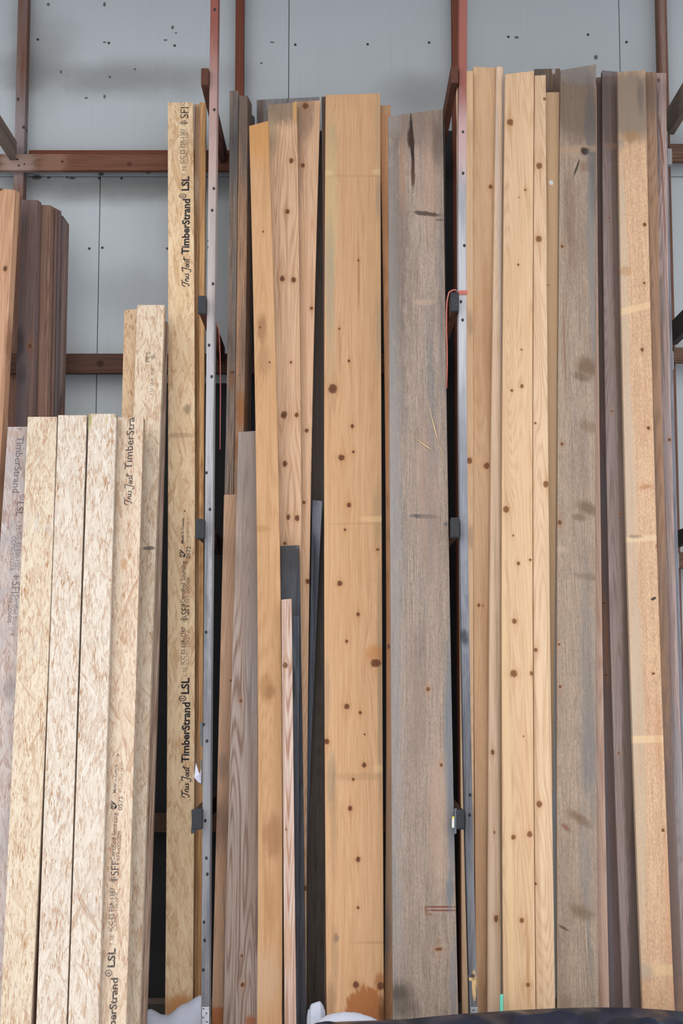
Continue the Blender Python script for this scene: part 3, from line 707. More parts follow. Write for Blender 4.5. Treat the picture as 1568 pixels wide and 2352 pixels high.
board(LB, 'brown board nearest the left rack post, shorter than its grey neighbour', GB,
      [(1135, 514), (1460, 507), (1700, 502), (1900, 495), (2352, 486)], [(1135, 552), (1460, 545), (1850, 536), (2352, 526)], (1136, 1135), (0.265, 0.61),
      wood((176, 138, 108), dark=(130, 92, 66), fine=0.45, ring=0.3, samt=0.5, stain=(140, 106, 84), grey=(126, 112, 104), gamt=0.2),
      knots=[(530, 1563, 2.8)], spots=[(512, 1760, 12, 30, (110, 90, 78), .6), (506, 1890, 16, 60, (110, 86, 72), .5), (500, 2345, 60, 30, (150, 84, 40), .8, 0, .2, .8)])
B12 = board(LB, 'charcoal black board with a clipped corner, behind the pinkish narrow board', GB,
      [(1253, 643.5), (2352, 652)], [(1260, 686.5), (1400, 690), (1600, 693), (1850, 696), (2352, 703)], (1254, 1252), (0.196, 0.545),
      wood((70, 72, 78), dark=(44, 45, 50), grey=(92, 94, 100), gamt=0.3, fine=0.8, fuzz=0.4), spots=[(668, 1280, 30, 30, (58, 56, 54), .6), (684, 1256, 5, 5, (100, 96, 92), .5)])
board(LB, 'short slate grey offcut between the charcoal board and the pinkish one', GB,
      [(1413, 668), (2352, 676)], [(1413, 688), (1650, 686), (1900, 684), (2352, 686)], (1412, 1416), (0.13, 0.475),
      wood((92, 98, 106), dark=(52, 54, 60), grey=(124, 128, 134), gamt=0.25, fine=0.9), T_=0.022, spots=[(675, 1580, 4, 40, (40, 40, 44), .8), (678, 1450, 8, 40, (58, 62, 72), .6), (682, 1900, 12, 300, (46, 48, 54), .7)])
board(LB, 'narrow pinkish white board with a ringed knot, shortest in the middle bay', GB,
      [(1376, 645.5), (1850, 650), (2352, 653)], [(1376, 669), (1600, 672), (1850, 675), (2352, 680)], (1377, 1375), (0.09, 0.435),
      wood((206, 184, 168), dark=(160, 116, 94), fine=0.5, ring=0.75, samt=0.35, stain=(176, 132, 104), core=(100, 70, 50)), T_=0.032,
      knots=[(655, 1528, 6.5, 1.2), (657, 1905, 2)], spots=[(650, 1800, 3, 500, (150, 112, 90), .5), (660, 2170, 8, 60, (182, 136, 98), .5)])
C0 = board(LB, 'dark brown board edge peeking out left of the widest golden board', GB,
      [(220, 737), (420, 741.5), (700, 741), (1000, 743), (2300, 745)], [(220, 775), (1000, 775), (2300, 775)], (222, 219), (0.225, 0.67), wood((112, 84, 66), dark=(70, 50, 42), fine=0.5), spots=[(742, 240, 8, 40, (80, 70, 62), .7)])
C1k = [(764, 893, 11.5, 1.15), (809, 979, 4.8), (784, 1051, 8.5, .95), (811, 1038, 3.5), (801, 1160, 5.5), (792, 1217, 3.3), (780, 1340, 6.5), (822, 1411, 4.6), (796, 1473, 4), (863, 1523, 13, .8), (867, 1262, 4.5, .7), (750, 1703, 6.5), (796, 1623, 6.5),
       (827, 1637, 4), (836, 1757, 5.6), (811, 1790, 3.6), (837, 1687, 2.4), (804, 1857, 5.6), (822, 1974, 5.8), (822, 2085, 3.4), (817, 2262, 7.5), (801, 829, 3.5), (823, 598, 2.6), (779, 755, 2.8), (874, 2265, 8)]
C1 = board(LB, 'widest golden board with many dark knots, in the middle of the rack', GB,
      [(217, 748), (420, 746), (700, 743.5), (980, 745), (1380, 745.5), (1700, 744.5), (1900, 746), (2330, 750)], [(214, 873), (420, 874), (700, 875), (1000, 875.5), (1500, 877), (1800, 879), (2100, 881.5), (2330, 881)], (217.5, 214), (0.15, 0.60),
      wood((206, 161, 116), dark=(178, 128, 84), fine=0.55, ring=0.22, samt=0.3, stain=(190, 142, 92), fuzz=0.12, saw=0.10, core=(84, 46, 32), halo=(160, 104, 56)),
      knots=C1k,
      spots=[(762, 330, 12, 60, (150, 140, 112), .45), (760, 470, 15, 190, (190, 166, 120), .6), (757, 640, 12, 140, (150, 142, 122), .6), (760, 820, 12, 120, (172, 152, 120), .4),
             (868, 300, 8, 110, (150, 128, 98), .45), (869, 455, 7, 60, (138, 124, 108), .5), (812, 404, 240, 2.5, (160, 128, 92), .3, -.5, .8, .6), (752, 398, 14, 8, (214, 186, 140), .4), (868, 395, 14, 8, (214, 186, 140), .4), (870, 760, 7, 90, (158, 140, 116), .5),
             (823, 640, 3, 60, (150, 104, 66), .5), (780, 800, 4, 70, (158, 112, 72), .4), (868, 1180, 10, 80, (148, 124, 92), .5), (868, 1192, 40, 7, (218, 184, 138), .45, 0, .4, .4), (810, 1203, 50, 2, (160, 122, 84), .35),
             (872, 1440, 6, 160, (138, 118, 92), .5), (873, 1640, 6, 190, (134, 116, 92), .55), (751, 1600, 6, 90, (140, 118, 96), .4), (760, 1790, 9, 60, (132, 120, 100), .5), (868, 1765, 12, 9, (206, 176, 130), .45), (820, 1784, 60, 8, (150, 120, 88), .35),
             (767, 1880, 7, 120, (140, 112, 84), .4), (772, 2155, 6, 9, (110, 96, 80), .7), (880, 2165, 60, 3, (150, 118, 84), .35), (760, 2300, 10, 40, (120, 92, 66), .5), (768, 2200, 8, 60, (140, 112, 84), .4),
             (835, 2330, 42, 58, (146, 82, 32), .8, 0, .12, .9), (872, 2255, 12, 16, (140, 76, 44), .6), (878, 2320, 8, 30, (84, 56, 36), .7), (860, 1500, 22, 16, (176, 112, 56), .5)])
C2 = board(LB, 'narrow orange brown board right behind the edge of the widest golden board', GB,
      [(241, 870), (420, 877), (700, 880), (980, 882), (1380, 887), (1650, 888), (1850, 885), (2340, 881)], [(241, 893), (420, 905), (980, 912), (1700, 916), (2340, 918)], (242, 241), (0.20, 0.64),
      wood((190, 136, 92), dark=(146, 92, 58), fine=0.4, samt=0.4, grey=(150, 132, 118), gamt=0.15), spots=[(884, 252, 14, 12, (168, 134, 100), .9, 0, .1, .1), (890, 2000, 12, 220, (156, 134, 114), .7), (892, 1485, 3, 6, (80, 56, 46), .8), (889, 2150, 7, 60, (112, 108, 106), .6)])
D1 = board(LB, 'widest weathered grey brown board with a split top, left of the middle post', GB,
      [(268, 890), (420, 892), (700, 893), (980, 894.5), (1380, 896), (1700, 898), (1950, 900), (2340, 902)], [(250, 1016), (420, 1019), (600, 1021.5), (900, 1025), (1050, 1028), (1250, 1030.5), (1450, 1033), (1700, 1038), (1900, 1043.5), (2100, 1048), (2340, 1052)], (267, 250), (-0.02, 0.12),
      wood((158, 138, 121), dark=(108, 90, 78), grey=(128, 123, 119), gamt=0.34, fine=0.6, ring=0.15, samt=0.5, stain=(130, 110, 96), fuzz=1.0, saw=0.08, bump=0.8), T_=0.045,
      knots=[(1013, 1757, 4), (983, 1583, 5, 1.1), (1007, 2180, 9, .45)],
      spots=[(900, 700, 16, 520, (128, 125, 122), .5, 0, .8, 2.2), (912, 560, 26, 330, (88, 76, 68), .6, 0, .8, 2.4), (904, 1500, 16, 900, (134, 132, 130), .5, 0, .8, 1.8), (960, 290, 80, 60, (100, 84, 74), .6, 0, .7), (900, 280, 22, 30, (128, 122, 118), .5),
             (946, 330, 4.5, 75, (34, 24, 20), .97, 2, .25, 1.0), (943, 318, 8, 26, (52, 34, 26), .9, 3, .4, 1.2), (948, 400, 5, 36, (70, 46, 34), .9, 0, .4, 1.0), (925, 400, 8, 80, (164, 126, 96), .4, 0, .8, 2.0), (985, 420, 20, 110, (164, 128, 104), .35, 0, .8, 2.0), (1005, 330, 12, 60, (84, 72, 64), .6),
             (980, 491, 33, 5, (58, 44, 40), .85, -7, .35, 2.2), (1010, 505, 9, 3, (70, 58, 54), .8), (975, 1186, 34, 5, (74, 70, 70), .85, -3, .35, 2.0), (1023, 1204, 5, 5, (96, 92, 92), .8), (972, 694, 26, 7, (172, 146, 124), .45, 0, .3, .5),
             (1012, 2083, 36, 2.0, (108, 56, 42), .95, 0, .3, .5), (1015, 2091, 33, 2.0, (108, 56, 42), .95, 0, .3, .5), (978, 2091, 3, 10, (120, 84, 62), .8), (984, 2100, 9, 3, (120, 90, 68), .7),
             (1012, 700, 6, 260, (108, 106, 104), .5, 0, .8, 2.0), (1030, 1700, 9, 220, (104, 110, 114), .75, -1, .6), (1036, 1880, 9, 120, (96, 102, 108), .75), (1033, 2050, 8, 40, (90, 100, 108), .7), (1040, 2260, 8, 90, (112, 112, 116), .6), (1006, 1880, 22, 160, (172, 144, 122), .4),
             (925, 2300, 28, 40, (66, 58, 52), .6, 15, .6), (915, 2280, 20, 14, (60, 52, 46), .5), (985, 1145, 22, 200, (150, 124, 108), .4), (958, 1600, 20, 160, (122, 104, 92), .35)])
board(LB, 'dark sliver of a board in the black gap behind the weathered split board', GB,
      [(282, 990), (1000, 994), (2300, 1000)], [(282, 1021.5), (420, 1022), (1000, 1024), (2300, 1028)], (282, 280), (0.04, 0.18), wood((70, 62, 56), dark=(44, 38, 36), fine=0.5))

# ---------------------------------------------------------------- right bay
GC = 'boards in the right bay'
tan = lambda c, **k: wood(c, **{**dict(dark=(184, 142, 98), fine=0.4, ring=0.3, samt=0.25, fuzz=0.1, saw=0.04, core=(112, 70, 44), halo=(178, 126, 76)), **k})
board(LB, 'pale board half hidden behind the middle rack post', GC,
      [(164, 1049), (700, 1050), (1400, 1054), (2330, 1062)], [(163, 1085.5), (420, 1087), (1000, 1086), (1600, 1087), (2330, 1090)], (164, 162), (0.20, 0.59), tan((218, 178, 138)), knots=[(1078, 1058, 7.5)],
      spots=[(1079, 740, 7, 30, (150, 126, 104), .55), (1080, 1230, 7, 26, (150, 126, 104), .55), (1082, 1880, 9, 40, (150, 122, 98), .5)])
board(LB, 'tan board just right of the middle rack post with two far apart knots', GC,
      [(153, 1085), (420, 1087), (1000, 1086.5), (1600, 1086.5), (2340, 1094)], [(154, 1139), (420, 1134), (700, 1131), (980, 1127), (1380, 1123), (1700, 1119), (2340, 1118)], (153, 155), (0.24, 0.63), tan((218, 176, 134), saw=0.06, samt=0.35),
      knots=[(1126, 429, 5.5), (1117, 1070, 7.5), (1099, 1390, 4), (1109, 1392, 2)], spots=[(1118, 800, 9, 220, (170, 122, 84), .45), (1112, 1450, 8, 160, (176, 130, 92), .4), (1100, 2000, 14, 300, (170, 130, 100), .35), (1106, 2300, 8, 60, (146, 108, 80), .4)])
E2 = board(LB, 'board with a rounded bark edge turned towards the light, left of the cleanest pine board', GC,
      [(150, 1139.5), (420, 1134.5), (700, 1131.5), (980, 1127.5), (1380, 1123.5), (1700, 1119.5), (2340, 1118.5)], [(150, 1156), (420, 1155), (700, 1154), (1380, 1151), (1800, 1151), (2340, 1152.5)], (149, 152), (0.20, 0.59), tan((232, 200, 168), ring=0.15, grey=(216, 208, 204), gamt=0.12), bevel=0.012,
      knots=[(1131, 1728, 4.5, 1.4), (1139, 2110, 5, 1.7), (1135, 1912, 2, 2)], spots=[(1150, 700, 5, 600, (196, 188, 182), .5), (1148, 1850, 4, 600, (160, 136, 114), .4)])
E3 = board(LB, 'cleanest pale pine board with small round knots, in the middle of the right bay', GC,
      [(170, 1159.5), (420, 1157), (700, 1155), (1200, 1152), (1500, 1151.3), (1900, 1152), (2300, 1156)], [(162, 1226), (420, 1225), (800, 1223), (1200, 1222.5), (1500, 1223), (1800, 1225), (2100, 1228), (2330, 1230)], (170, 162), (0.14, 0.54), tan((222, 183, 142), ring=0.35, saw=0.07),
      knots=[(1171, 281, 8.5), (1206, 436, 3.2), (1192, 453, 1.8), (1190, 608, 3.2), (1197, 803, 2.6), (1198, 887, 4.4, 1.4), (1175, 897, 3.6), (1162, 1170, 8, 1.1), (1178, 1230, 2.3), (1190, 1294, 4.4), (1217, 1286, 4, .8), (1181, 1427, 6), (1179, 1547, 8.5), (1220, 1547, 4, 1.4), (1202, 1691, 1.9, 1.3), (1179, 1923, 5.5), (1216, 1916, 6.5), (1198, 2114, 5.5), (1212, 2262, 5)],
      spots=[(1162, 1700, 8, 900, (226, 194, 148), .5), (1212, 2210, 4, 90, (168, 120, 74), .6, 0, .7, .5)])
E4 = board(LB, 'pale pine board with big oval knots, right beside the cleanest pine board', GC,
      [(173, 1226.8), (420, 1226), (800, 1224), (1200, 1223.5), (1500, 1224), (1800, 1226), (2100, 1229), (2330, 1231)], [(173, 1254), (500, 1254.3), (900, 1256), (1100, 1258), (1300, 1262), (1500, 1265), (1800, 1268.5), (2000, 1271), (2330, 1274)], (173, 172), (0.165, 0.565), tan((222, 189, 152), ring=0.45),
      knots=[(1238, 381, 8), (1237, 549, 8), (1250, 227, 4), (1229, 972, 3), (1253, 1112, 7, 1.3), (1230, 1493, 4.4), (1238, 1847, 7, 1.2), (1230, 2030, 3)], spots=[(1227, 1600, 3, 900, (184, 150, 120), .5), (1241, 420, 2, 40, (176, 128, 80), .5), (1240, 590, 2, 36, (176, 128, 80), .5)])
E5 = board(LB, 'smooth cream yellow board with a white paint splash near its top', GC,
      [(212, 1240), (1000, 1240), (2330, 1240)], [(212, 1285), (500, 1284), (800, 1281), (1000, 1279), (1300, 1276), (1500, 1272), (2330, 1262)], (212, 211), (0.235, 0.63), tan((230, 188, 142), ring=0.1, fine=0.15, samt=0.1),
      spots=[(1256, 420, 2.2, 130, (176, 128, 94), .5), (1265, 419, 5, 7, (244, 244, 246), .98, 20, .2, 1.0), (1268, 590, 20, 10, (218, 186, 138), .4), (1266, 750, 20, 8, (218, 190, 140), .4), (1259, 655, 4, 1.5, (120, 90, 60), .7)])
board(LB, 'grey topped board showing above the cream yellow board', GC,
      [(157, 1227), (2330, 1222)], [(157, 1285), (800, 1281), (2330, 1262)], (158, 157), (0.285, 0.69), wood((122, 100, 84), dark=(82, 66, 56), grey=(110, 104, 100), gamt=0.4, fine=0.5), spots=[(1271, 163, 4, 8, (190, 186, 184), .7), (1240, 168, 10, 14, (90, 80, 74), .6)])
greyF = wood((162, 140, 119), dark=(112, 92, 76), grey=(126, 121, 116), gamt=0.28, fine=0.4, ring=0.2, samt=0.6, stain=(128, 106, 88), fuzz=1.0, saw=0.12, bump=0.5)
F1 = board(LB, 'wide grey brown rough board with a black hole knot and dark slanting stains', GC,
      [(160, 1286), (420, 1285), (700, 1283), (1000, 1281.5), (1300, 1279), (1600, 1277.5), (1900, 1277.5), (2320, 1281)], [(147, 1368), (420, 1368), (700, 1367.5), (1000, 1367), (1380, 1367.5), (1700, 1369), (1900, 1371), (2320, 1375)], (161, 147), (0.15, 0.52), greyF, T_=0.045,
      knots=[(1291, 566, 4), (1290, 1020, 4), (1285, 1200, 5), (1283, 1480, 3), (1286, 1577, 3.5)],
      spots=[(1325, 240, 60, 100, (94, 78, 66), .7, 0, .35, .5), (1330, 170, 60, 24, (118, 116, 116), .6, -4), (1356, 300, 14, 120, (86, 82, 80), .7), (1320, 343, 160, 9, (166, 136, 108), .5, 2, .4, .6), (1343, 347, 10, 10, (44, 32, 28), .95, 30, .35, 1.2), (1324, 385, 2.5, 22, (50, 40, 36), .9, -20, .4, .8), (1345, 382, 14, 14, (118, 80, 62), .5),
             (1360, 430, 10, 90, (92, 92, 92), .7), (1359, 620, 10, 260, (116, 114, 112), .65), (1310, 500, 12, 140, (110, 86, 70), .5), (1346, 842, 26, 20, (100, 78, 56), .75, -32, .6, .9), (1335, 866, 20, 9, (92, 74, 54), .6, -20), (1352, 980, 22, 14, (112, 92, 70), .6, -25), (1296, 800, 3, 120, (124, 88, 66), .6),
             (1350, 1168, 26, 14, (98, 80, 60), .75, -25, .6, .9), (1330, 1188, 16, 9, (94, 78, 58), .6, -10), (1350, 1325, 26, 8, (112, 96, 78), .6, -10), (1285, 1262, 16, 8, (172, 152, 134), .5), (1352, 1600, 15, 260, (112, 108, 106), .6, 0, .9, 2.0), (1350, 1740, 18, 90, (108, 106, 106), .45, 0, .9, 2.0), (1331, 1880, 30, 10, (110, 82, 60), .7, -32, .6), (1298, 1900, 12, 5, (120, 76, 58), .7, -40), (1335, 2095, 24, 14, (106, 86, 62), .7, -30, .6), (1295, 2132, 12, 3, (76, 60, 52), .8, -30),
             (1345, 1990, 12, 80, (110, 108, 108), .45, 0, .9, 2.0), (1300, 2310, 14, 20, (112, 90, 74), .5)])
board(LB, 'pinkish board edge just right of the rough board with slanting stains', GC,
      [(195, 1360), (2320, 1366)], [(195, 1370.5), (500, 1371.5), (900, 1375), (1380, 1382), (1700, 1387), (1850, 1391), (2320, 1399)], (195, 194), (0.205, 0.575), wood((190, 158, 138), dark=(150, 112, 92), fine=0.5, grey=(160, 150, 148), gamt=0.2))
board(LB, 'purple brown board in the dark gap right of the pinkish edge', GC,
      [(178, 1366), (1400, 1372), (2320, 1384)], [(178, 1382), (420, 1384), (980, 1390), (1380, 1396), (1850, 1412), (2320, 1434)], (178, 176), (0.28, 0.66), wood((128, 106, 100), dark=(88, 66, 60), fine=0.4, grey=(124, 122, 130), gamt=0.3, ring=0.2),
      knots=[(1386, 1385, 4, .7), (1391, 1551, 4, .5)], spots=[(1392, 1480, 6, 100, (150, 108, 82), .6), (1395, 2000, 7, 500, (128, 128, 136), .45), (1412, 2340, 14, 20, (74, 54, 50), .7)])
F4 = board(LB, 'mauve grey board with a dark right half, left of the speckled tan board', GC,
      [(160, 1380.5), (420, 1384.5), (700, 1388), (980, 1391), (1380, 1397), (1850, 1413), (2320, 1432)], [(165, 1440), (900, 1450), (1400, 1468), (2320, 1500)], (161, 166), (0.195, 0.58), wood((146, 128, 122), dark=(104, 84, 78), grey=(140, 134, 138), gamt=0.3, fine=0.5, samt=0.4), knots=[(1405, 944, 3.5, .6), (1398, 500, 3, .5), (1425, 1180, 3, .6), (1420, 1730, 3, .6)],
      spots=[(1402, 240, 40, 130, (90, 76, 70), .7), (1400, 165, 40, 10, (120, 118, 120), .6), (1418, 600, 12, 460, (96, 76, 64), .75, -1, .25, .4), (1433, 1100, 14, 420, (98, 80, 68), .7, -1.2, .25, .4), (1446, 1600, 17, 420, (86, 70, 60), .75, -2, .25, .4), (1464, 2150, 19, 400, (72, 60, 54), .8, -2.4, .25, .4), (1402, 335, 22, 8, (132, 104, 90), .6)])
G1 = board(LB, 'speckled tan board with a grey weathered top and a greyish left stripe', GC,
      [(165, 1419), (420, 1421.5), (700, 1424.5), (900, 1429), (1200, 1438), (1400, 1444.5), (1600, 1450.5), (1850, 1458), (2100, 1467), (2330, 1476)], [(160, 1483), (420, 1487), (650, 1491), (850, 1497), (1100, 1503.5), (1250, 1509), (1450, 1515), (1700, 1523), (1850, 1529.5), (2100, 1540), (2330, 1549)], (165, 160), (0.10, 0.48),
      wood((202, 163, 126), dark=(154, 112, 80), grey=(150, 138, 126), gamt=0.14, fine=0.3, ring=0.15, samt=0.5, stain=(172, 128, 92), fuzz=1.1, saw=0.04, bump=0.5),
      knots=[(1480, 516, 5), (1479, 650, 3), (1474, 803, 4.4), (1489, 983, 4.4), (1500, 1547, 4.4, .7), (1522, 1907, 4)],
      spots=[(1450, 240, 70, 96, (120, 108, 96), .85, 0, .25, .5), (1450, 314, 20, 14, (150, 112, 74), .7, 0, .8, 1.6), (1470, 220, 8, 40, (96, 88, 82), .6), (1424, 330, 10, 16, (118, 116, 114), .5), (1434, 800, 12, 480, (178, 162, 142), .55, -1.2, .2, .3), (1450, 1300, 14, 420, (178, 160, 140), .55, -1.6, .2, .3), (1466, 1800, 16, 420, (178, 160, 138), .6, -2, .2, .3),
             (1457, 709, 140, 8, (214, 182, 140), .6, 14, .3, .4), (1436, 622, 14, 12, (160, 118, 74), .5), (1487, 1698, 160, 8, (216, 184, 142), .6, 1, .25, .3), (1500, 1375, 7, 3, (44, 42, 46), .95, 25, .3, .8), (1483, 1118, 16, 6, (166, 114, 78), .7, 8), (1474, 1237, 90, 7, (214, 188, 152), .5, 3, .5, .8), (1458, 1232, 14, 4, (70, 62, 56), .5, 0, .6, 3.0), (1508, 1255, 4, 6, (156, 96, 66), .8), (1510, 1690, 8, 90, (176, 122, 88), .3), (1538, 2150, 9, 200, (178, 122, 90), .35), (1505, 2228, 160, 12, (208, 178, 136), .5, 0, .3, .5), (1480, 2230, 18, 16, (150, 138, 126), .6)])
board(LB, 'brown board edge directly right of the speckled tan board', GC,
      [(166, 1476), (2150, 1530)], [(165, 1507), (420, 1510), (650, 1514), (850, 1518.5), (1100, 1523.5), (1300, 1530), (1600, 1540), (1850, 1551), (2300, 1568)], (166, 165), (0.15, 0.53), wood((162, 126, 98), dark=(112, 82, 62), grey=(120, 106, 100), gamt=0.25, fine=0.4, samt=0.5),
      spots=[(1496, 220, 20, 60, (112, 94, 80), .6), (1500, 1150, 10, 260, (118, 98, 90), .6, -1), (1530, 1400, 10, 160, (112, 92, 84), .6, -1.5), (1545, 2000, 24, 360, (92, 82, 84), .7, -2)])
board(LB, 'pinkish white weathered board with reddish cracks, at the right edge', GC,
      [(167, 1500), (2150, 1550)], [(167, 1529), (420, 1532), (700, 1537.5), (900, 1541), (1300, 1548), (1500, 1555), (1700, 1564), (1900, 1573), (2300, 1590)], (167, 167), (0.22, 0.60), wood((184, 162, 156), dark=(136, 104, 92), grey=(166, 161, 164), gamt=0.4, fine=0.7, ring=0.5), knots=[(1537, 1010, 4)],
      spots=[(1510, 290, 5, 150, (110, 98, 94), .8, -.6), (1519, 330, 2.2, 60, (110, 62, 46), .8, 3), (1521, 420, 1.6, 60, (120, 72, 56), .7), (1512, 184, 3, 6, (80, 58, 50), .8), (1526, 520, 2, 60, (112, 74, 60), .6), (1520, 700, 6, 60, (120, 112, 106), .6), (1521, 830, 5, 60, (96, 90, 88), .6), (1530, 1100, 8, 120, (124, 114, 114), .5), (1540, 1500, 9, 260, (122, 104, 98), .5, -1.5)])
board(LB, 'blue grey board end in shade, last at the right edge', GC,
      [(400, 1520), (1650, 1560)], [(400, 1534.5), (700, 1542), (1000, 1550), (1300, 1557.5), (1650, 1570)], (300, 300), (0.31, 0.69), wood((148, 148, 156), dark=(106, 104, 112), grey=(144, 146, 156), gamt=0.4, fine=0.6))

# ---------------------------------------------------------------- added black sheets on the wall standing in for shade behind the stacks
shadem = plain('gap_shade_black', (34, 35, 38), 0.85, noise_amt=0.4, scale=6, col2=(46, 46, 48))
for x0, x1, yt, lab in ((-120, 371.5, 985, 'added black sheet low on the wall, darkening the gaps behind the short strand boards'), (372, 561.5, 880, 'added black sheet darkening the wall behind the left rack post'),
                        (562, 1066, 300, 'added black sheet darkening the wall behind the middle bay')):
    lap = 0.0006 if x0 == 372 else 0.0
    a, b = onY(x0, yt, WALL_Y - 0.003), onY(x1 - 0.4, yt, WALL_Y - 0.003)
    props(box('shade_sheet', (onY(x0 - 6, 1000, WALL_Y).x, WALL_Y - 0.0004 - lap, 0.0), (onY(x1, 1000, WALL_Y).x, WALL_Y - 0.0001 - lap, a.z), shadem, None, 0), lab, 'building paper', 'added sheets that darken the gaps')

# ---------------------------------------------------------------- printing on the strand boards
def ink_mat(col, strength, lo=0.30, hi=0.62):
    m = bpy.data.materials.new('printing_ink'); m.use_nodes = True
    t = T(m.node_tree)
    b = m.node_tree.nodes['Principled BSDF']
    b.inputs['Base Color'].default_value = lin(col); b.inputs['Roughness'].default_value = 0.85
    P = t.n('ShaderNodeTexCoord').outputs['Object']
    n = t.noise(t.v('MULTIPLY', P, (260, 260, 60)), 1, 3, 0.6)
    t.put(b.inputs['Alpha'], t.ss(n, lo, hi, strength * 0.45, strength))
    return m
ink_dark = ink_mat((34, 34, 40), 0.97, 0.2, 0.5)
ink_mid = ink_mat((46, 44, 50), 0.80)
ink_faint = ink_mat((66, 62, 66), 0.58)
ink_old = ink_mat((92, 86, 98), 0.62)

def text_mesh(body, bold=0.0, shear=0.0, spacing=1.0):
    cu = bpy.data.curves.new('lettering', 'FONT'); cu.body = body; cu.offset = bold; cu.shear = shear; cu.space_character = spacing
    cu.resolution_u = 3
    o = bpy.data.objects.new('lettering', cu); C.objects.link(o)
    dg = bpy.context.evaluated_depsgraph_get(); dg.update()
    me = bpy.data.meshes.new_from_object(o.evaluated_get(dg))
    bpy.data.objects.remove(o); bpy.data.curves.remove(cu)
    v = [(p.co.x, p.co.y) for p in me.vertices]; f = [tuple(p.vertices) for p in me.polygons]
    bpy.data.meshes.remove(me)
    return v, f
CAP = max(y for x, y in text_mesh('H')[0])

def smooth_line(pts, n=5):
    if len(pts) < 3: return pts
    out = []
    P = [pts[0]] + list(pts) + [pts[-1]]
    for i in range(1, len(P) - 2):
        for k in range(n):
            u = k / n
            out.append(tuple(0.5 * (2 * P[i][d] + (P[i+1][d] - P[i-1][d]) * u + (2 * P[i-1][d] - 5 * P[i][d] + 4 * P[i+1][d] - P[i+2][d]) * u * u + (3 * P[i][d] - P[i-1][d] - 3 * P[i+1][d] + P[i+2][d]) * u ** 3) for d in (0, 1)))
    out.append(pts[-1])
    return out
def strokes_mesh(lines, w, sharp=False):
    v, f = [], []
    for L in lines:
        p = L if sharp else smooth_line(L)
        base = len(v)
        for i, q in enumerate(p):
            a, b = p[max(i - 1, 0)], p[min(i + 1, len(p) - 1)]
            dx, dy = b[0] - a[0], b[1] - a[1]; l = math.hypot(dx, dy) or 1
            nx, ny = -dy / l * w / 2, dx / l * w / 2
            if sharp and 0 < i < len(p) - 1: nx, ny = nx * 1.35, ny * 1.35
            v += [(q[0] + nx, q[1] + ny), (q[0] - nx, q[1] - ny)]
        for i in range(len(p) - 1):
            o = base + 2 * i; f.append((o, o + 1, o + 3, o + 2))
    return v, f
SCRIPT = [[(0.0,0.5),(0.1,0.82),(0.35,1.0),(0.7,0.98),(1.02,1.12)], [(0.64,0.98),(0.5,0.5),(0.3,-0.03),(0.1,-0.05),(0.08,0.08)], [(0.74,0.0),(0.86,0.5)], [(0.8,0.28),(0.96,0.52),(1.08,0.46)],
          [(1.17,0.5),(1.08,0.12),(1.19,0.0),(1.37,0.2),(1.46,0.5)], [(1.45,0.5),(1.38,0.08),(1.52,0.02)], [(1.92,0.46),(1.74,0.46),(1.76,0.29),(1.86,0.15),(1.72,0.0),(1.55,0.07)],
          [(2.2,0.88),(2.5,1.06),(2.9,1.06)], [(2.76,1.05),(2.62,0.4),(2.46,-0.24),(2.2,-0.3),(2.12,-0.12)], [(3.0,0.46),(2.87,0.3),(2.88,0.05),(3.02,0.0),(3.15,0.2),(3.12,0.42),(3.0,0.46)],
          [(3.36,0.5),(3.28,0.08),(3.38,0.0)], [(3.41,0.72),(3.43,0.8)], [(3.78,0.47),(3.6,0.46),(3.62,0.29),(3.71,0.15),(3.58,0.0),(3.44,0.06)], [(4.06,1.0),(3.9,0.08),(4.02,0.0)], [(3.74,0.66),(4.35,0.82)]]

def put_print(B, data, xb, xt, y0, y1, ink, name='printed_lettering', down=False, cap=1.0, fit_len=True, ymax=None):
    v, f = data
    mn, mx = min(p[0] for p in v), max(p[0] for p in v)
    a = B.mark(xb, y0); H = abs(B.mark(xt, y0)[0] - a[0]); L = abs(B.mark(xb, y1)[1] - a[1])
    out = []
    for x, y in v:
        u = (x - mn) / (mx - mn) * L; w = y / cap * H
        out.append((a[0] + w, -0.0009, a[1] - u) if down else (a[0] - w, -0.0009, a[1] + u))
    return link_mesh(name, out, f, ink, B.ob)

def diamond(): return strokes_mesh([[(0.5,1.0),(1.0,0.5),(0.5,0.0),(0.0,0.5),(0.5,1.0)], [(1.0,0.5),(1.2,0.1)]], 0.1, True)
def leaf(): return strokes_mesh([[(0.5,0.78),(0.36,0.6),(0.42,0.5),(0.3,0.42),(0.5,0.22)], [(0.5,0.78),(0.64,0.6),(0.58,0.5),(0.7,0.42),(0.5,0.22)], [(0.5,0.7),(0.5,0.1)]], 0.09, True)
def join(*ms):
    V, F = [], []
    for v, f in ms:
        o = len(V); V += v; F += [tuple(i + o for i in q) for q in f]
    return V, F
def shift(m, dx, dy, sx=1, sy=1): return [(x * sx + dx, y * sy + dy) for x, y in m[0]], m[1]
def badge():
    t_ = text_mesh('PFS', 0.02, 0.3)
    w = max(p[0] for p in t_[0])
    t_ = shift(t_, 0, 0.45, 1.0 / w, 0.55 / CAP)
    shape = ([(0.1,0.38),(0.42,0.38),(0.62,0.0),(0.36,0.0),(0.1,0.12), (0.42,0.38),(0.95,0.62),(1.2,0.95),(0.62,0.0),(0.75,0.05)], [(0, 1, 2, 3, 4)])
    return join(t_, shape, strokes_mesh([[(0.55,0.08),(0.9,0.45),(1.25,0.98)]], 0.12, True))

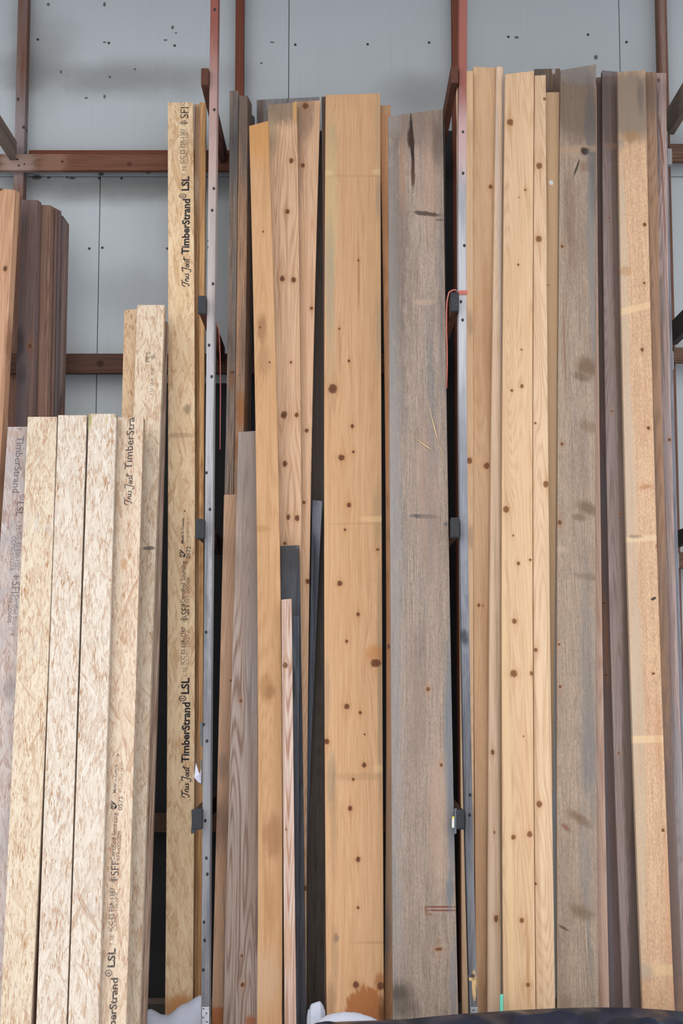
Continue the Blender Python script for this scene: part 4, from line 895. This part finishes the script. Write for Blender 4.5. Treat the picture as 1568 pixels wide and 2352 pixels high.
def brand(B, xb, xt, ys, inkm=None, script=True, down=False, boldv=0.030):
    """ys: script start/end, first word start/end, ring start/end, last word start/end (picture rows)"""
    i = inkm or ink_dark
    d = (xb - xt)
    if script and ys[0]: put_print(B, strokes_mesh(SCRIPT, 0.13), xb - d * 0.05, xt + d * 0.05, ys[0][0], ys[0][1], i, down=down)
    if ys[1]: put_print(B, text_mesh('TimberStrand', boldv), xb, xt, ys[1][0], ys[1][1], i, down=down, cap=CAP)
    if ys[2]:
        ring = strokes_mesh([[(0.5 + 0.5 * math.cos(a), 0.5 + 0.5 * math.sin(a)) for a in [6.2832 * k / 18 for k in range(19)]]], 0.1, True)
        R_ = text_mesh('R', 0.015); w = max(p[0] for p in R_[0])
        put_print(B, join(ring, shift(R_, 0.3, 0.26, 0.42 / w, 0.48 / CAP)), xb - d * 0.42, xt - d * 0.30, ys[2][0], ys[2][1], i, down=down)
    if ys[3]: put_print(B, text_mesh('LSL', boldv), xb, xt, ys[3][0], ys[3][1], i, down=down, cap=CAP)
def line(B, body, xb, xt, y0, y1, inkm, bold=0.0, down=False, spacing=1.0): put_print(B, text_mesh(body, bold, 0, spacing), xb, xt, y0, y1, inkm, down=down, cap=CAP)
def mark_(B, data, xb, xt, y0, y1, inkm, down=False): put_print(B, data, xb, xt, y0, y1, inkm, name='certification_mark', down=down)

# tallest board, upper printing
brand(N1, 433.5, 417, [(659, 590), (584, 457), (456, 445), (438, 405)])
line(N1, '1.3E', 427, 418, 402, 380, ink_faint)
line(N1, 'ICC ES ESR-1387', 422.5, 413, 376, 296, ink_mid, 0.006)
line(N1, 'CCMC 12627-R', 431.5, 423.5, 376, 304, ink_faint)
mark_(N1, join(diamond(), leaf()), 431, 412, 288, 275, ink_mid)
line(N1, 'SFI', 432, 414, 272, 246, ink_mid, 0.012)
line(N1, 'C', 424, 414, 242, 236.5, ink_mid)
# tallest board, lower printing
brand(N1, 433.5, 416.5, [(1833, 1757), (1752, 1613), (1611, 1598), (1594, 1557)])
line(N1, '1.3E', 428, 420, 1553, 1532, ink_faint)
line(N1, 'ICC ES ESR-1387', 424, 415, 1526, 1440, ink_mid, 0.006)
line(N1, 'CCMC 12627-R', 434, 426, 1526, 1446, ink_faint)
mark_(N1, join(diamond(), leaf()), 432, 414, 1429, 1413, ink_mid)
line(N1, 'SFI', 434, 416.5, 1412, 1391, ink_mid, 0.012)
line(N1, 'I', 425, 416, 1390, 1387.5, ink_mid)
line(N1, 'Certified Sourcing', 424.5, 414.5, 1385, 1289, ink_mid, 0.01)
line(N1, 'SFI-00008', 435, 426.5, 1385, 1326, ink_faint)
mark_(N1, badge(), 425.5, 411.5, 1281, 1262, ink_dark)
line(N1, '0572', 437, 427.5, 1283, 1255, ink_mid, 0.01)
line(N1, 'Made in Canada', 421.5, 416, 1248, 1190, ink_dark, 0.012)
line(N1, '10 24 24 11:03 30', 433.5, 428, 1247, 1187, ink_faint)
line(N1, '6', 426, 421, 1176, 1171.5, ink_mid, 0.02)
# printed board of the short row
brand(L4, 302, 286, [(1161, 1087), (1078, 957), None, None], inkm=ink_mid) if False else None
brand(L4, 301.0, 284.5, [(1160, 1086), None, None, None], inkm=ink_mid)
line(L4, 'TimberStra', 302.5, 286, 1078, 958.6, ink_mid, 0.012)
brand(L4, 263, 247.0, [None, (2404, 2246), (2243, 2227), (2222, 2178)], inkm=ink_mid)
line(L4, '1.3E', 260, 251.5, 2169, 2147, ink_faint)
line(L4, 'ICC ES ESR-1387', 258.5, 248.5, 2139, 2039, ink_mid, 0.0)
line(L4, 'CCMC 12627-R', 268, 259.5, 2137, 2048, ink_faint)
mark_(L4, join(diamond(), leaf()), 269, 250.5, 2027, 2013, ink_mid)
line(L4, 'SFI', 272, 254.5, 2011, 1983, ink_mid, 0.004)
line(L4, 'I', 266, 255, 1981, 1979, ink_mid)
line(L4, 'Certified Sourcing', 263.5, 253.5, 1977, 1867, ink_mid, 0.0)
line(L4, 'SFI-00008', 275, 266.5, 1977, 1908, ink_faint)
mark_(L4, badge(), 268, 254, 1859, 1839, ink_dark)
line(L4, '0572', 280, 271.5, 1861, 1829, ink_mid, 0.006)
line(L4, 'Made in Canada', 266, 260, 1821, 1755, ink_mid, 0.006)
line(L4, '09-15-24-0 16 11', 278.5, 273, 1820, 1752, ink_faint)
line(L4, '3', 274, 267.5, 1739, 1732, ink_mid)
# greyed board, printing turned upside down
brand(L0, 39.5, 55.0, [None, (1002, 1132), (1136, 1148), (1153, 1186)], inkm=ink_old, down=True, boldv=0.014)
line(L0, 'y', 43, 55, 982, 989, ink_old, 0.01, down=True)
line(L0, '1.3E', 38, 47, 1198, 1218, ink_old, 0, down=True)
line(L0, 'ICC ES ESR-1387', 40, 50, 1222, 1310, ink_old, 0, down=True)
line(L0, 'CCMC 12627-R', 28, 37, 1232, 1312, ink_old, 0, down=True)
mark_(L0, join(diamond(), leaf()), 31, 46, 1318, 1333, ink_old, down=True)
line(L0, 'SFI', 28, 46, 1336, 1362, ink_old, 0, down=True)
line(L0, 'Certified Sourcing', 34, 44, 1366, 1460, ink_old, 0, down=True)
line(L0, 'SFI-00008', 22, 31, 1366, 1430, ink_old, 0, down=True)
# taller board behind: worn stamps
mark_(M1, join(diamond(), leaf()), 356, 345, 826, 812, ink_faint)
line(M1, 'PFS', 344, 334, 832, 808, ink_faint, 0.01)
line(M1, '10 24 24', 350, 344, 906, 846, ink_old)

# ---------------------------------------------------------------- small things
def tube(name, pts, r, mat, parent=None, seg=6, flat=1.0):
    v, f = [], []
    n = len(pts)
    for i, p in enumerate(pts):
        a, b = pts[max(i - 1, 0)], pts[min(i + 1, n - 1)]
        d = (b - a).normalized()
        s_ = d.cross(Vector((0, 1, 0)))
        s_ = s_.normalized() if s_.length > 1e-4 else Vector((1, 0, 0))
        u_ = s_.cross(d).normalized()
        for k in range(seg):
            q = 6.2832 * k / seg
            v.append(p + s_ * (r * math.cos(q)) + u_ * (r * flat * math.sin(q)))
    for i in range(n - 1):
        for k in range(seg): f.append((i * seg + k, i * seg + (k + 1) % seg, (i + 1) * seg + (k + 1) % seg, (i + 1) * seg + k))
    f += [tuple(range(seg)), tuple(range((n - 1) * seg, n * seg))]
    return link_mesh(name, v, f, mat, parent, 0, True)
twine = plain('orange_twine', (172, 98, 84), 0.85, noise_amt=0.4, scale=60, col2=(142, 76, 68))
path = [(498, 742, .04), (501, 752, .06), (503.5, 775, .07), (505.5, 830, .07), (506, 900, .07), (505.5, 960, .07), (505, 1032, .07)]
props(tube('twine', [onY(*p) for p in path], 0.0026, twine), 'orange twine hanging straight down just right of the left rack post', 'twine', 'orange twine on the rack')
path = [(1052, 673, -.008), (1046, 666, -.06), (1040, 666, -.06), (1031, 671, -.06), (1028, 682, -.055), (1026, 694, -.045), (1025, 715, -.04), (1024.8, 760, -.04), (1026.2, 800, -.04), (1026.5, 840, -.04), (1025, 892, -.04)]
tw = props(tube('twine', [onY(*p) for p in path], 0.0034, twine, flat=0.5), 'orange twine tied round the middle rack post and draped over its arm', 'twine', 'orange twine on the rack')
a, b = onY(1052.3, 667, -.003), onY(1073.2, 677, -.003)
bz = box('wrap', (a.x, -0.003, b.z), (b.x + 0.001, -0.0005, a.z), twine, tw, 0.001)

# foot brackets, tape and flaps that belong to the rack uprights
galv = plain('galvanised_steel', (190, 192, 196), 0.45, 0.6, noise_amt=0.4, scale=40)
dent = plain('nail_head', (70, 70, 74), 0.5, 0.6)
def bracket(adopt, x0, x1, y0, y1, holes):
    a, b = onY(x0, y0, -0.003), onY(x1, y1, -0.003)
    br = box('foot_bracket', (a.x, -0.0025, b.z), (b.x, -0.0002, a.z), galv, None, 0.004)
    adopt(br)
    bpy.context.view_layer.update()
    for hx, hy in holes:
        p = onY(hx, hy, -0.003)
        d = disc('nail', (0, 0, 0), 0.0035, 0.0015, dent)
        d.parent = br; d.location = (p.x, -0.0026, p.z)
bracket(ad1, 463.5, 479.5, 2313, 2420, [(467, 2317), (474, 2327), (466.5, 2337), (475, 2347)])
bracket(ad2, 1080.5, 1098, 2314, 2420, [(1087, 2320), (1095, 2329)])
blackf = plain('black_tape', (26, 29, 33), 0.55, noise_amt=0.5, scale=50, col2=(52, 55, 60))
def plate(name, poly, Yp, th, mat, adopt=None, parent=None):
    f0 = [onY(x, y, Yp) for x, y in poly]
    n = len(f0)
    v = f0 + [p + Vector((0, th, 0)) for p in f0]
    f = [tuple(range(n)), tuple(range(n, 2 * n))] + [(i, (i + 1) % n, n + (i + 1) % n, n + i) for i in range(n)]
    o = link_mesh(name, v, f, mat, parent, 0.0008)
    if adopt: adopt(o)
    return o
slate = plain('slate_flap', (86, 96, 104), 0.7, noise_amt=0.4, scale=40)
plate('rubber_flap', [(459.5, 1660), (465, 1658), (464.5, 1716), (460.5, 1712)], 0.012, 0.006, slate, ad1)
plate('rubber_flap', [(460, 1748), (464, 1745), (463.5, 1804), (458, 1799), (461, 1775)], 0.012, 0.004, slate, ad1)
plate('tape_wrap', [(439.5, 1860), (452, 1857), (451, 1880), (450, 1911), (439, 1916), (438.2, 1909), (440, 1896)], -0.036, 0.002, blackf, ad1)
plate('tape_wrap', [(1043, 1857), (1048.5, 1856), (1048, 1915), (1042.5, 1916)], -0.037, 0.002, slate, ad2)
tagm = plain('pale_tag', (206, 204, 192), 0.7, noise_amt=0.2, scale=80)
tg = props(plate('paper_tag', [(1038, 1880), (1043, 1879), (1043, 1901), (1038.5, 1902), (1037, 1897)], -0.042, 0.0015, tagm), 'small pale tag with a yellow tip beside the lowest arm of the middle post', 'tag')
plate('yellow_tip', [(1038.5, 1875), (1043, 1875.5), (1043, 1879), (1038, 1880)], -0.042, 0.0015, plain('yellow_tip', (214, 196, 50), 0.6), None, tg)['label'] = 'yellow tip'
filmm = plain('clear_film', (186, 186, 200), 0.25, noise_amt=0.3, scale=60)
v = [onY(449.5, 1752, -.012), onY(457.5, 1777, -.02), onY(463, 1764, -.002), onY(461.5, 1799, -.006), onY(456, 1797, -.012), onY(446, 1786, -.016)]
n = len(v); v = v + [p + Vector((0, .0012, 0)) for p in v]
fs = [(0, 1, 5), (1, 4, 5), (1, 2, 3), (1, 3, 4)]
fs += [tuple(i + n for i in q) for q in fs] + [(i, (i + 1) % n, n + (i + 1) % n, n + i) for i in (0, 1, 2, 3, 4, 5)]
props(link_mesh('plastic_scrap', v, fs, filmm), 'crumpled scrap of shiny clear plastic caught on the left rack post', 'plastic scrap')
a, b = onY(1148, 2284, 0.10), onY(1155.5, 2329, 0.10)
mint = plain('mint_plastic', (120, 222, 196), 0.45)
vs = [onY(1147.5, 2286, .10), onY(1155.5, 2283.5, .10), onY(1156, 2420, .10), onY(1148, 2420, .10)]
ms = plate('plastic_strip', [(1147.5, 2286.5), (1155, 2283.5), (1156, 2420), (1148.2, 2420)], 0.105, 0.01, mint)
props(ms, 'mint green plastic strip end beside the foot of the cleanest pine board', 'plastic strip')
plate('raised_edge', [(1150.3, 2290), (1151.3, 2289.5), (1152, 2420), (1151, 2420)], 0.1035, 0.0018, mint, None, ms)

# splinters lifting off the split board and the broken foot of the middle post
fresh = plain('fresh_splinter', (214, 182, 136), 0.8, noise_amt=0.4, scale=60)
def splinter(B, p0, p1, w, inv):
    q0, q1 = B.mark(*p0), B.mark(*p1)
    d = Vector((q1[0] - q0[0], 0, q1[1] - q0[1])); L = d.length; d.normalize(); s_ = Vector((-d.z, 0, d.x))
    o = Vector((q0[0], -0.001, q0[1])); e = o + d * L; m_ = o + d * (L * .7)
    v = [o, m_ + s_ * w + Vector((0, -.006, 0)), e + Vector((0, -.002, 0)), m_ - s_ * w + Vector((0, -.003, 0)), m_ + Vector((0, 0.0005, 0))]
    link_mesh('splinter', v, [(0, 1, 3), (1, 2, 3), (0, 4, 1), (1, 4, 2), (2, 4, 3), (3, 4, 0)], fresh, B.ob)
splinter(D1, (977, 905), (1008, 1025), 0.0022, None)
splinter(D1, (936, 996), (1000, 1040), 0.0024, None)
splinter(D1, (1003, 1005), (1018, 1050), 0.0016, None)
splinter(P2, (1090, 2248), (1091, 2302), 0.004, None)
splinter(P2, (1079, 2251), (1096, 2246), 0.003, None)

# ---------------------------------------------------------------- snow and tarpaulin along the foot of the rack
snowm = plain('snow', (178, 182, 194), 0.85, noise_amt=0.4, scale=14, col2=(160, 166, 181), bump=0.35)
def mound(label, prof, Y0, depth, group='heaps of snow at the foot of the rack'):
    pts = [onY(x, y, Y0) for x, y in prof]
    xs = [p.x for p in pts]; zs_ = [p.z for p in pts]
    NX, NY = 40, 12
    v, f = [], []
    rnd = random.Random(len(prof) * 7 + int(prof[0][0]))
    for i in range(NX + 1):
        x = xs[0] + (xs[-1] - xs[0]) * i / NX
        zt = float(np.interp(x, xs, zs_))
        # soften the measured outline
        zt = 0.5 * zt + 0.25 * float(np.interp(x - .012, xs, zs_)) + 0.25 * float(np.interp(x + .012, xs, zs_))
        edge = min(1.0, 4 * min(i, NX - i) / NX + 0.05)
        for j in range(NY + 1):
            s_ = -1 + 2 * j / NY
            z = zt * max(0.0, 1 - abs(s_) ** 2.4) + rnd.uniform(-.002, .002) * (abs(s_) < .95)
            v.append((x, Y0 + s_ * depth * (0.5 + 0.5 * edge), max(0.0, z)))
    for i in range(NX):
        for j in range(NY):
            o = i * (NY + 1) + j; f.append((o, o + 1, o + NY + 2, o + NY + 1))
    f += [tuple(range(NY + 1)), tuple(NX * (NY + 1) + j for j in range(NY + 1))]
    nb = [j for i in range(NX + 1) for j in (i * (NY + 1), i * (NY + 1) + NY)]
    f += [(nb[2 * i], nb[2 * i + 1], nb[2 * i + 3], nb[2 * i + 2]) for i in range(NX)]
    return props(link_mesh('snow_heap', v, f, snowm, None, 0, True), label, 'snow', group)
mound('snow heap between the strand boards and the left rack post', [(328, 2350), (333, 2324), (345, 2316), (360, 2327), (376, 2335), (392, 2330), (412, 2311), (434, 2302), (448, 2292), (462, 2284), (476, 2298), (484, 2345)], 0.25, 0.13)
mound('small snow heap in the gap left of the widest golden board', [(704, 2345), (707, 2312), (718, 2304), (734, 2299), (742, 2302), (747, 2330)], 0.16, 0.06)
mound('low snow heap in front of the foot of the widest golden board', [(716, 2362), (732, 2343), (752, 2331), (788, 2325), (822, 2327), (852, 2337), (880, 2350), (894, 2368)], -0.03, 0.13)

def tarp():
    prof = [(690, 2372), (725, 2350), (800, 2346), (940, 2341.5), (1000, 2336), (1060, 2330.5), (1120, 2326), (1180, 2320.5), (1260, 2317), (1350, 2315.5), (1450, 2316.5), (1520, 2320), (1568, 2324), (1680, 2332), (1860, 2360)]
    Yr = -0.47
    P = [onY(x, y, Yr) for x, y in prof]
    xs = [p.x for p in P]; zz = [p.z for p in P]
    NX = 150
    S_ = [(0.26, 0.0), (0.22, 0.10), (0.12, 0.72), (0.05, 0.95), (0.0, 1.0), (-0.05, 0.985), (-0.10, 0.95), (-0.15, 0.90), (-0.20, 0.86), (-0.26, 0.82), (-0.34, 0.74), (-0.45, 0.55), (-0.58, 0.25), (-0.66, 0.03)]
    rnd = random.Random(5)
    ph = [rnd.uniform(0, 6.28) for _ in range(20)]
    v, f = [], []
    for i in range(NX + 1):
        x = xs[0] + (xs[-1] - xs[0]) * i / NX
        zt = float(np.interp(x, xs, zz))
        for j, (dy, h) in enumerate(S_):
            amp = 0.02 * min(1, max(0, -dy * 14))
            wv = sum(math.sin(x * fx + dy * fy + ph[k]) * a_ for k, (fx, fy, a_) in enumerate(((7, 30, .8), (13, -44, .6), (23, 34, .6), (41, -90, .5), (3, 55, .9))))
            z = zt * h + amp * wv * (0.6 if h > .9 else 1.0)
            v.append((x, Yr + dy + 0.006 * math.sin(x * 9 + j), max(0.004, z)))
    m_ = len(S_)
    for i in range(NX):
        for j in range(m_ - 1):
            o = i * m_ + j; f.append((o, o + 1, o + m_ + 1, o + m_))
    t_ = plain('dark_blue_tarpaulin', (28, 36, 54), 0.28, noise_amt=0.7, scale=7, col2=(18, 20, 25), bump=0.15)
    o = link_mesh('tarpaulin', v, f, t_, None, 0, True)
    so = o.modifiers.new('cloth', 'SOLIDIFY'); so.thickness = 0.002; so.offset = 1
    return props(o, 'dark navy tarpaulin draped low along the bottom right foreground', 'tarpaulin')
tarp()
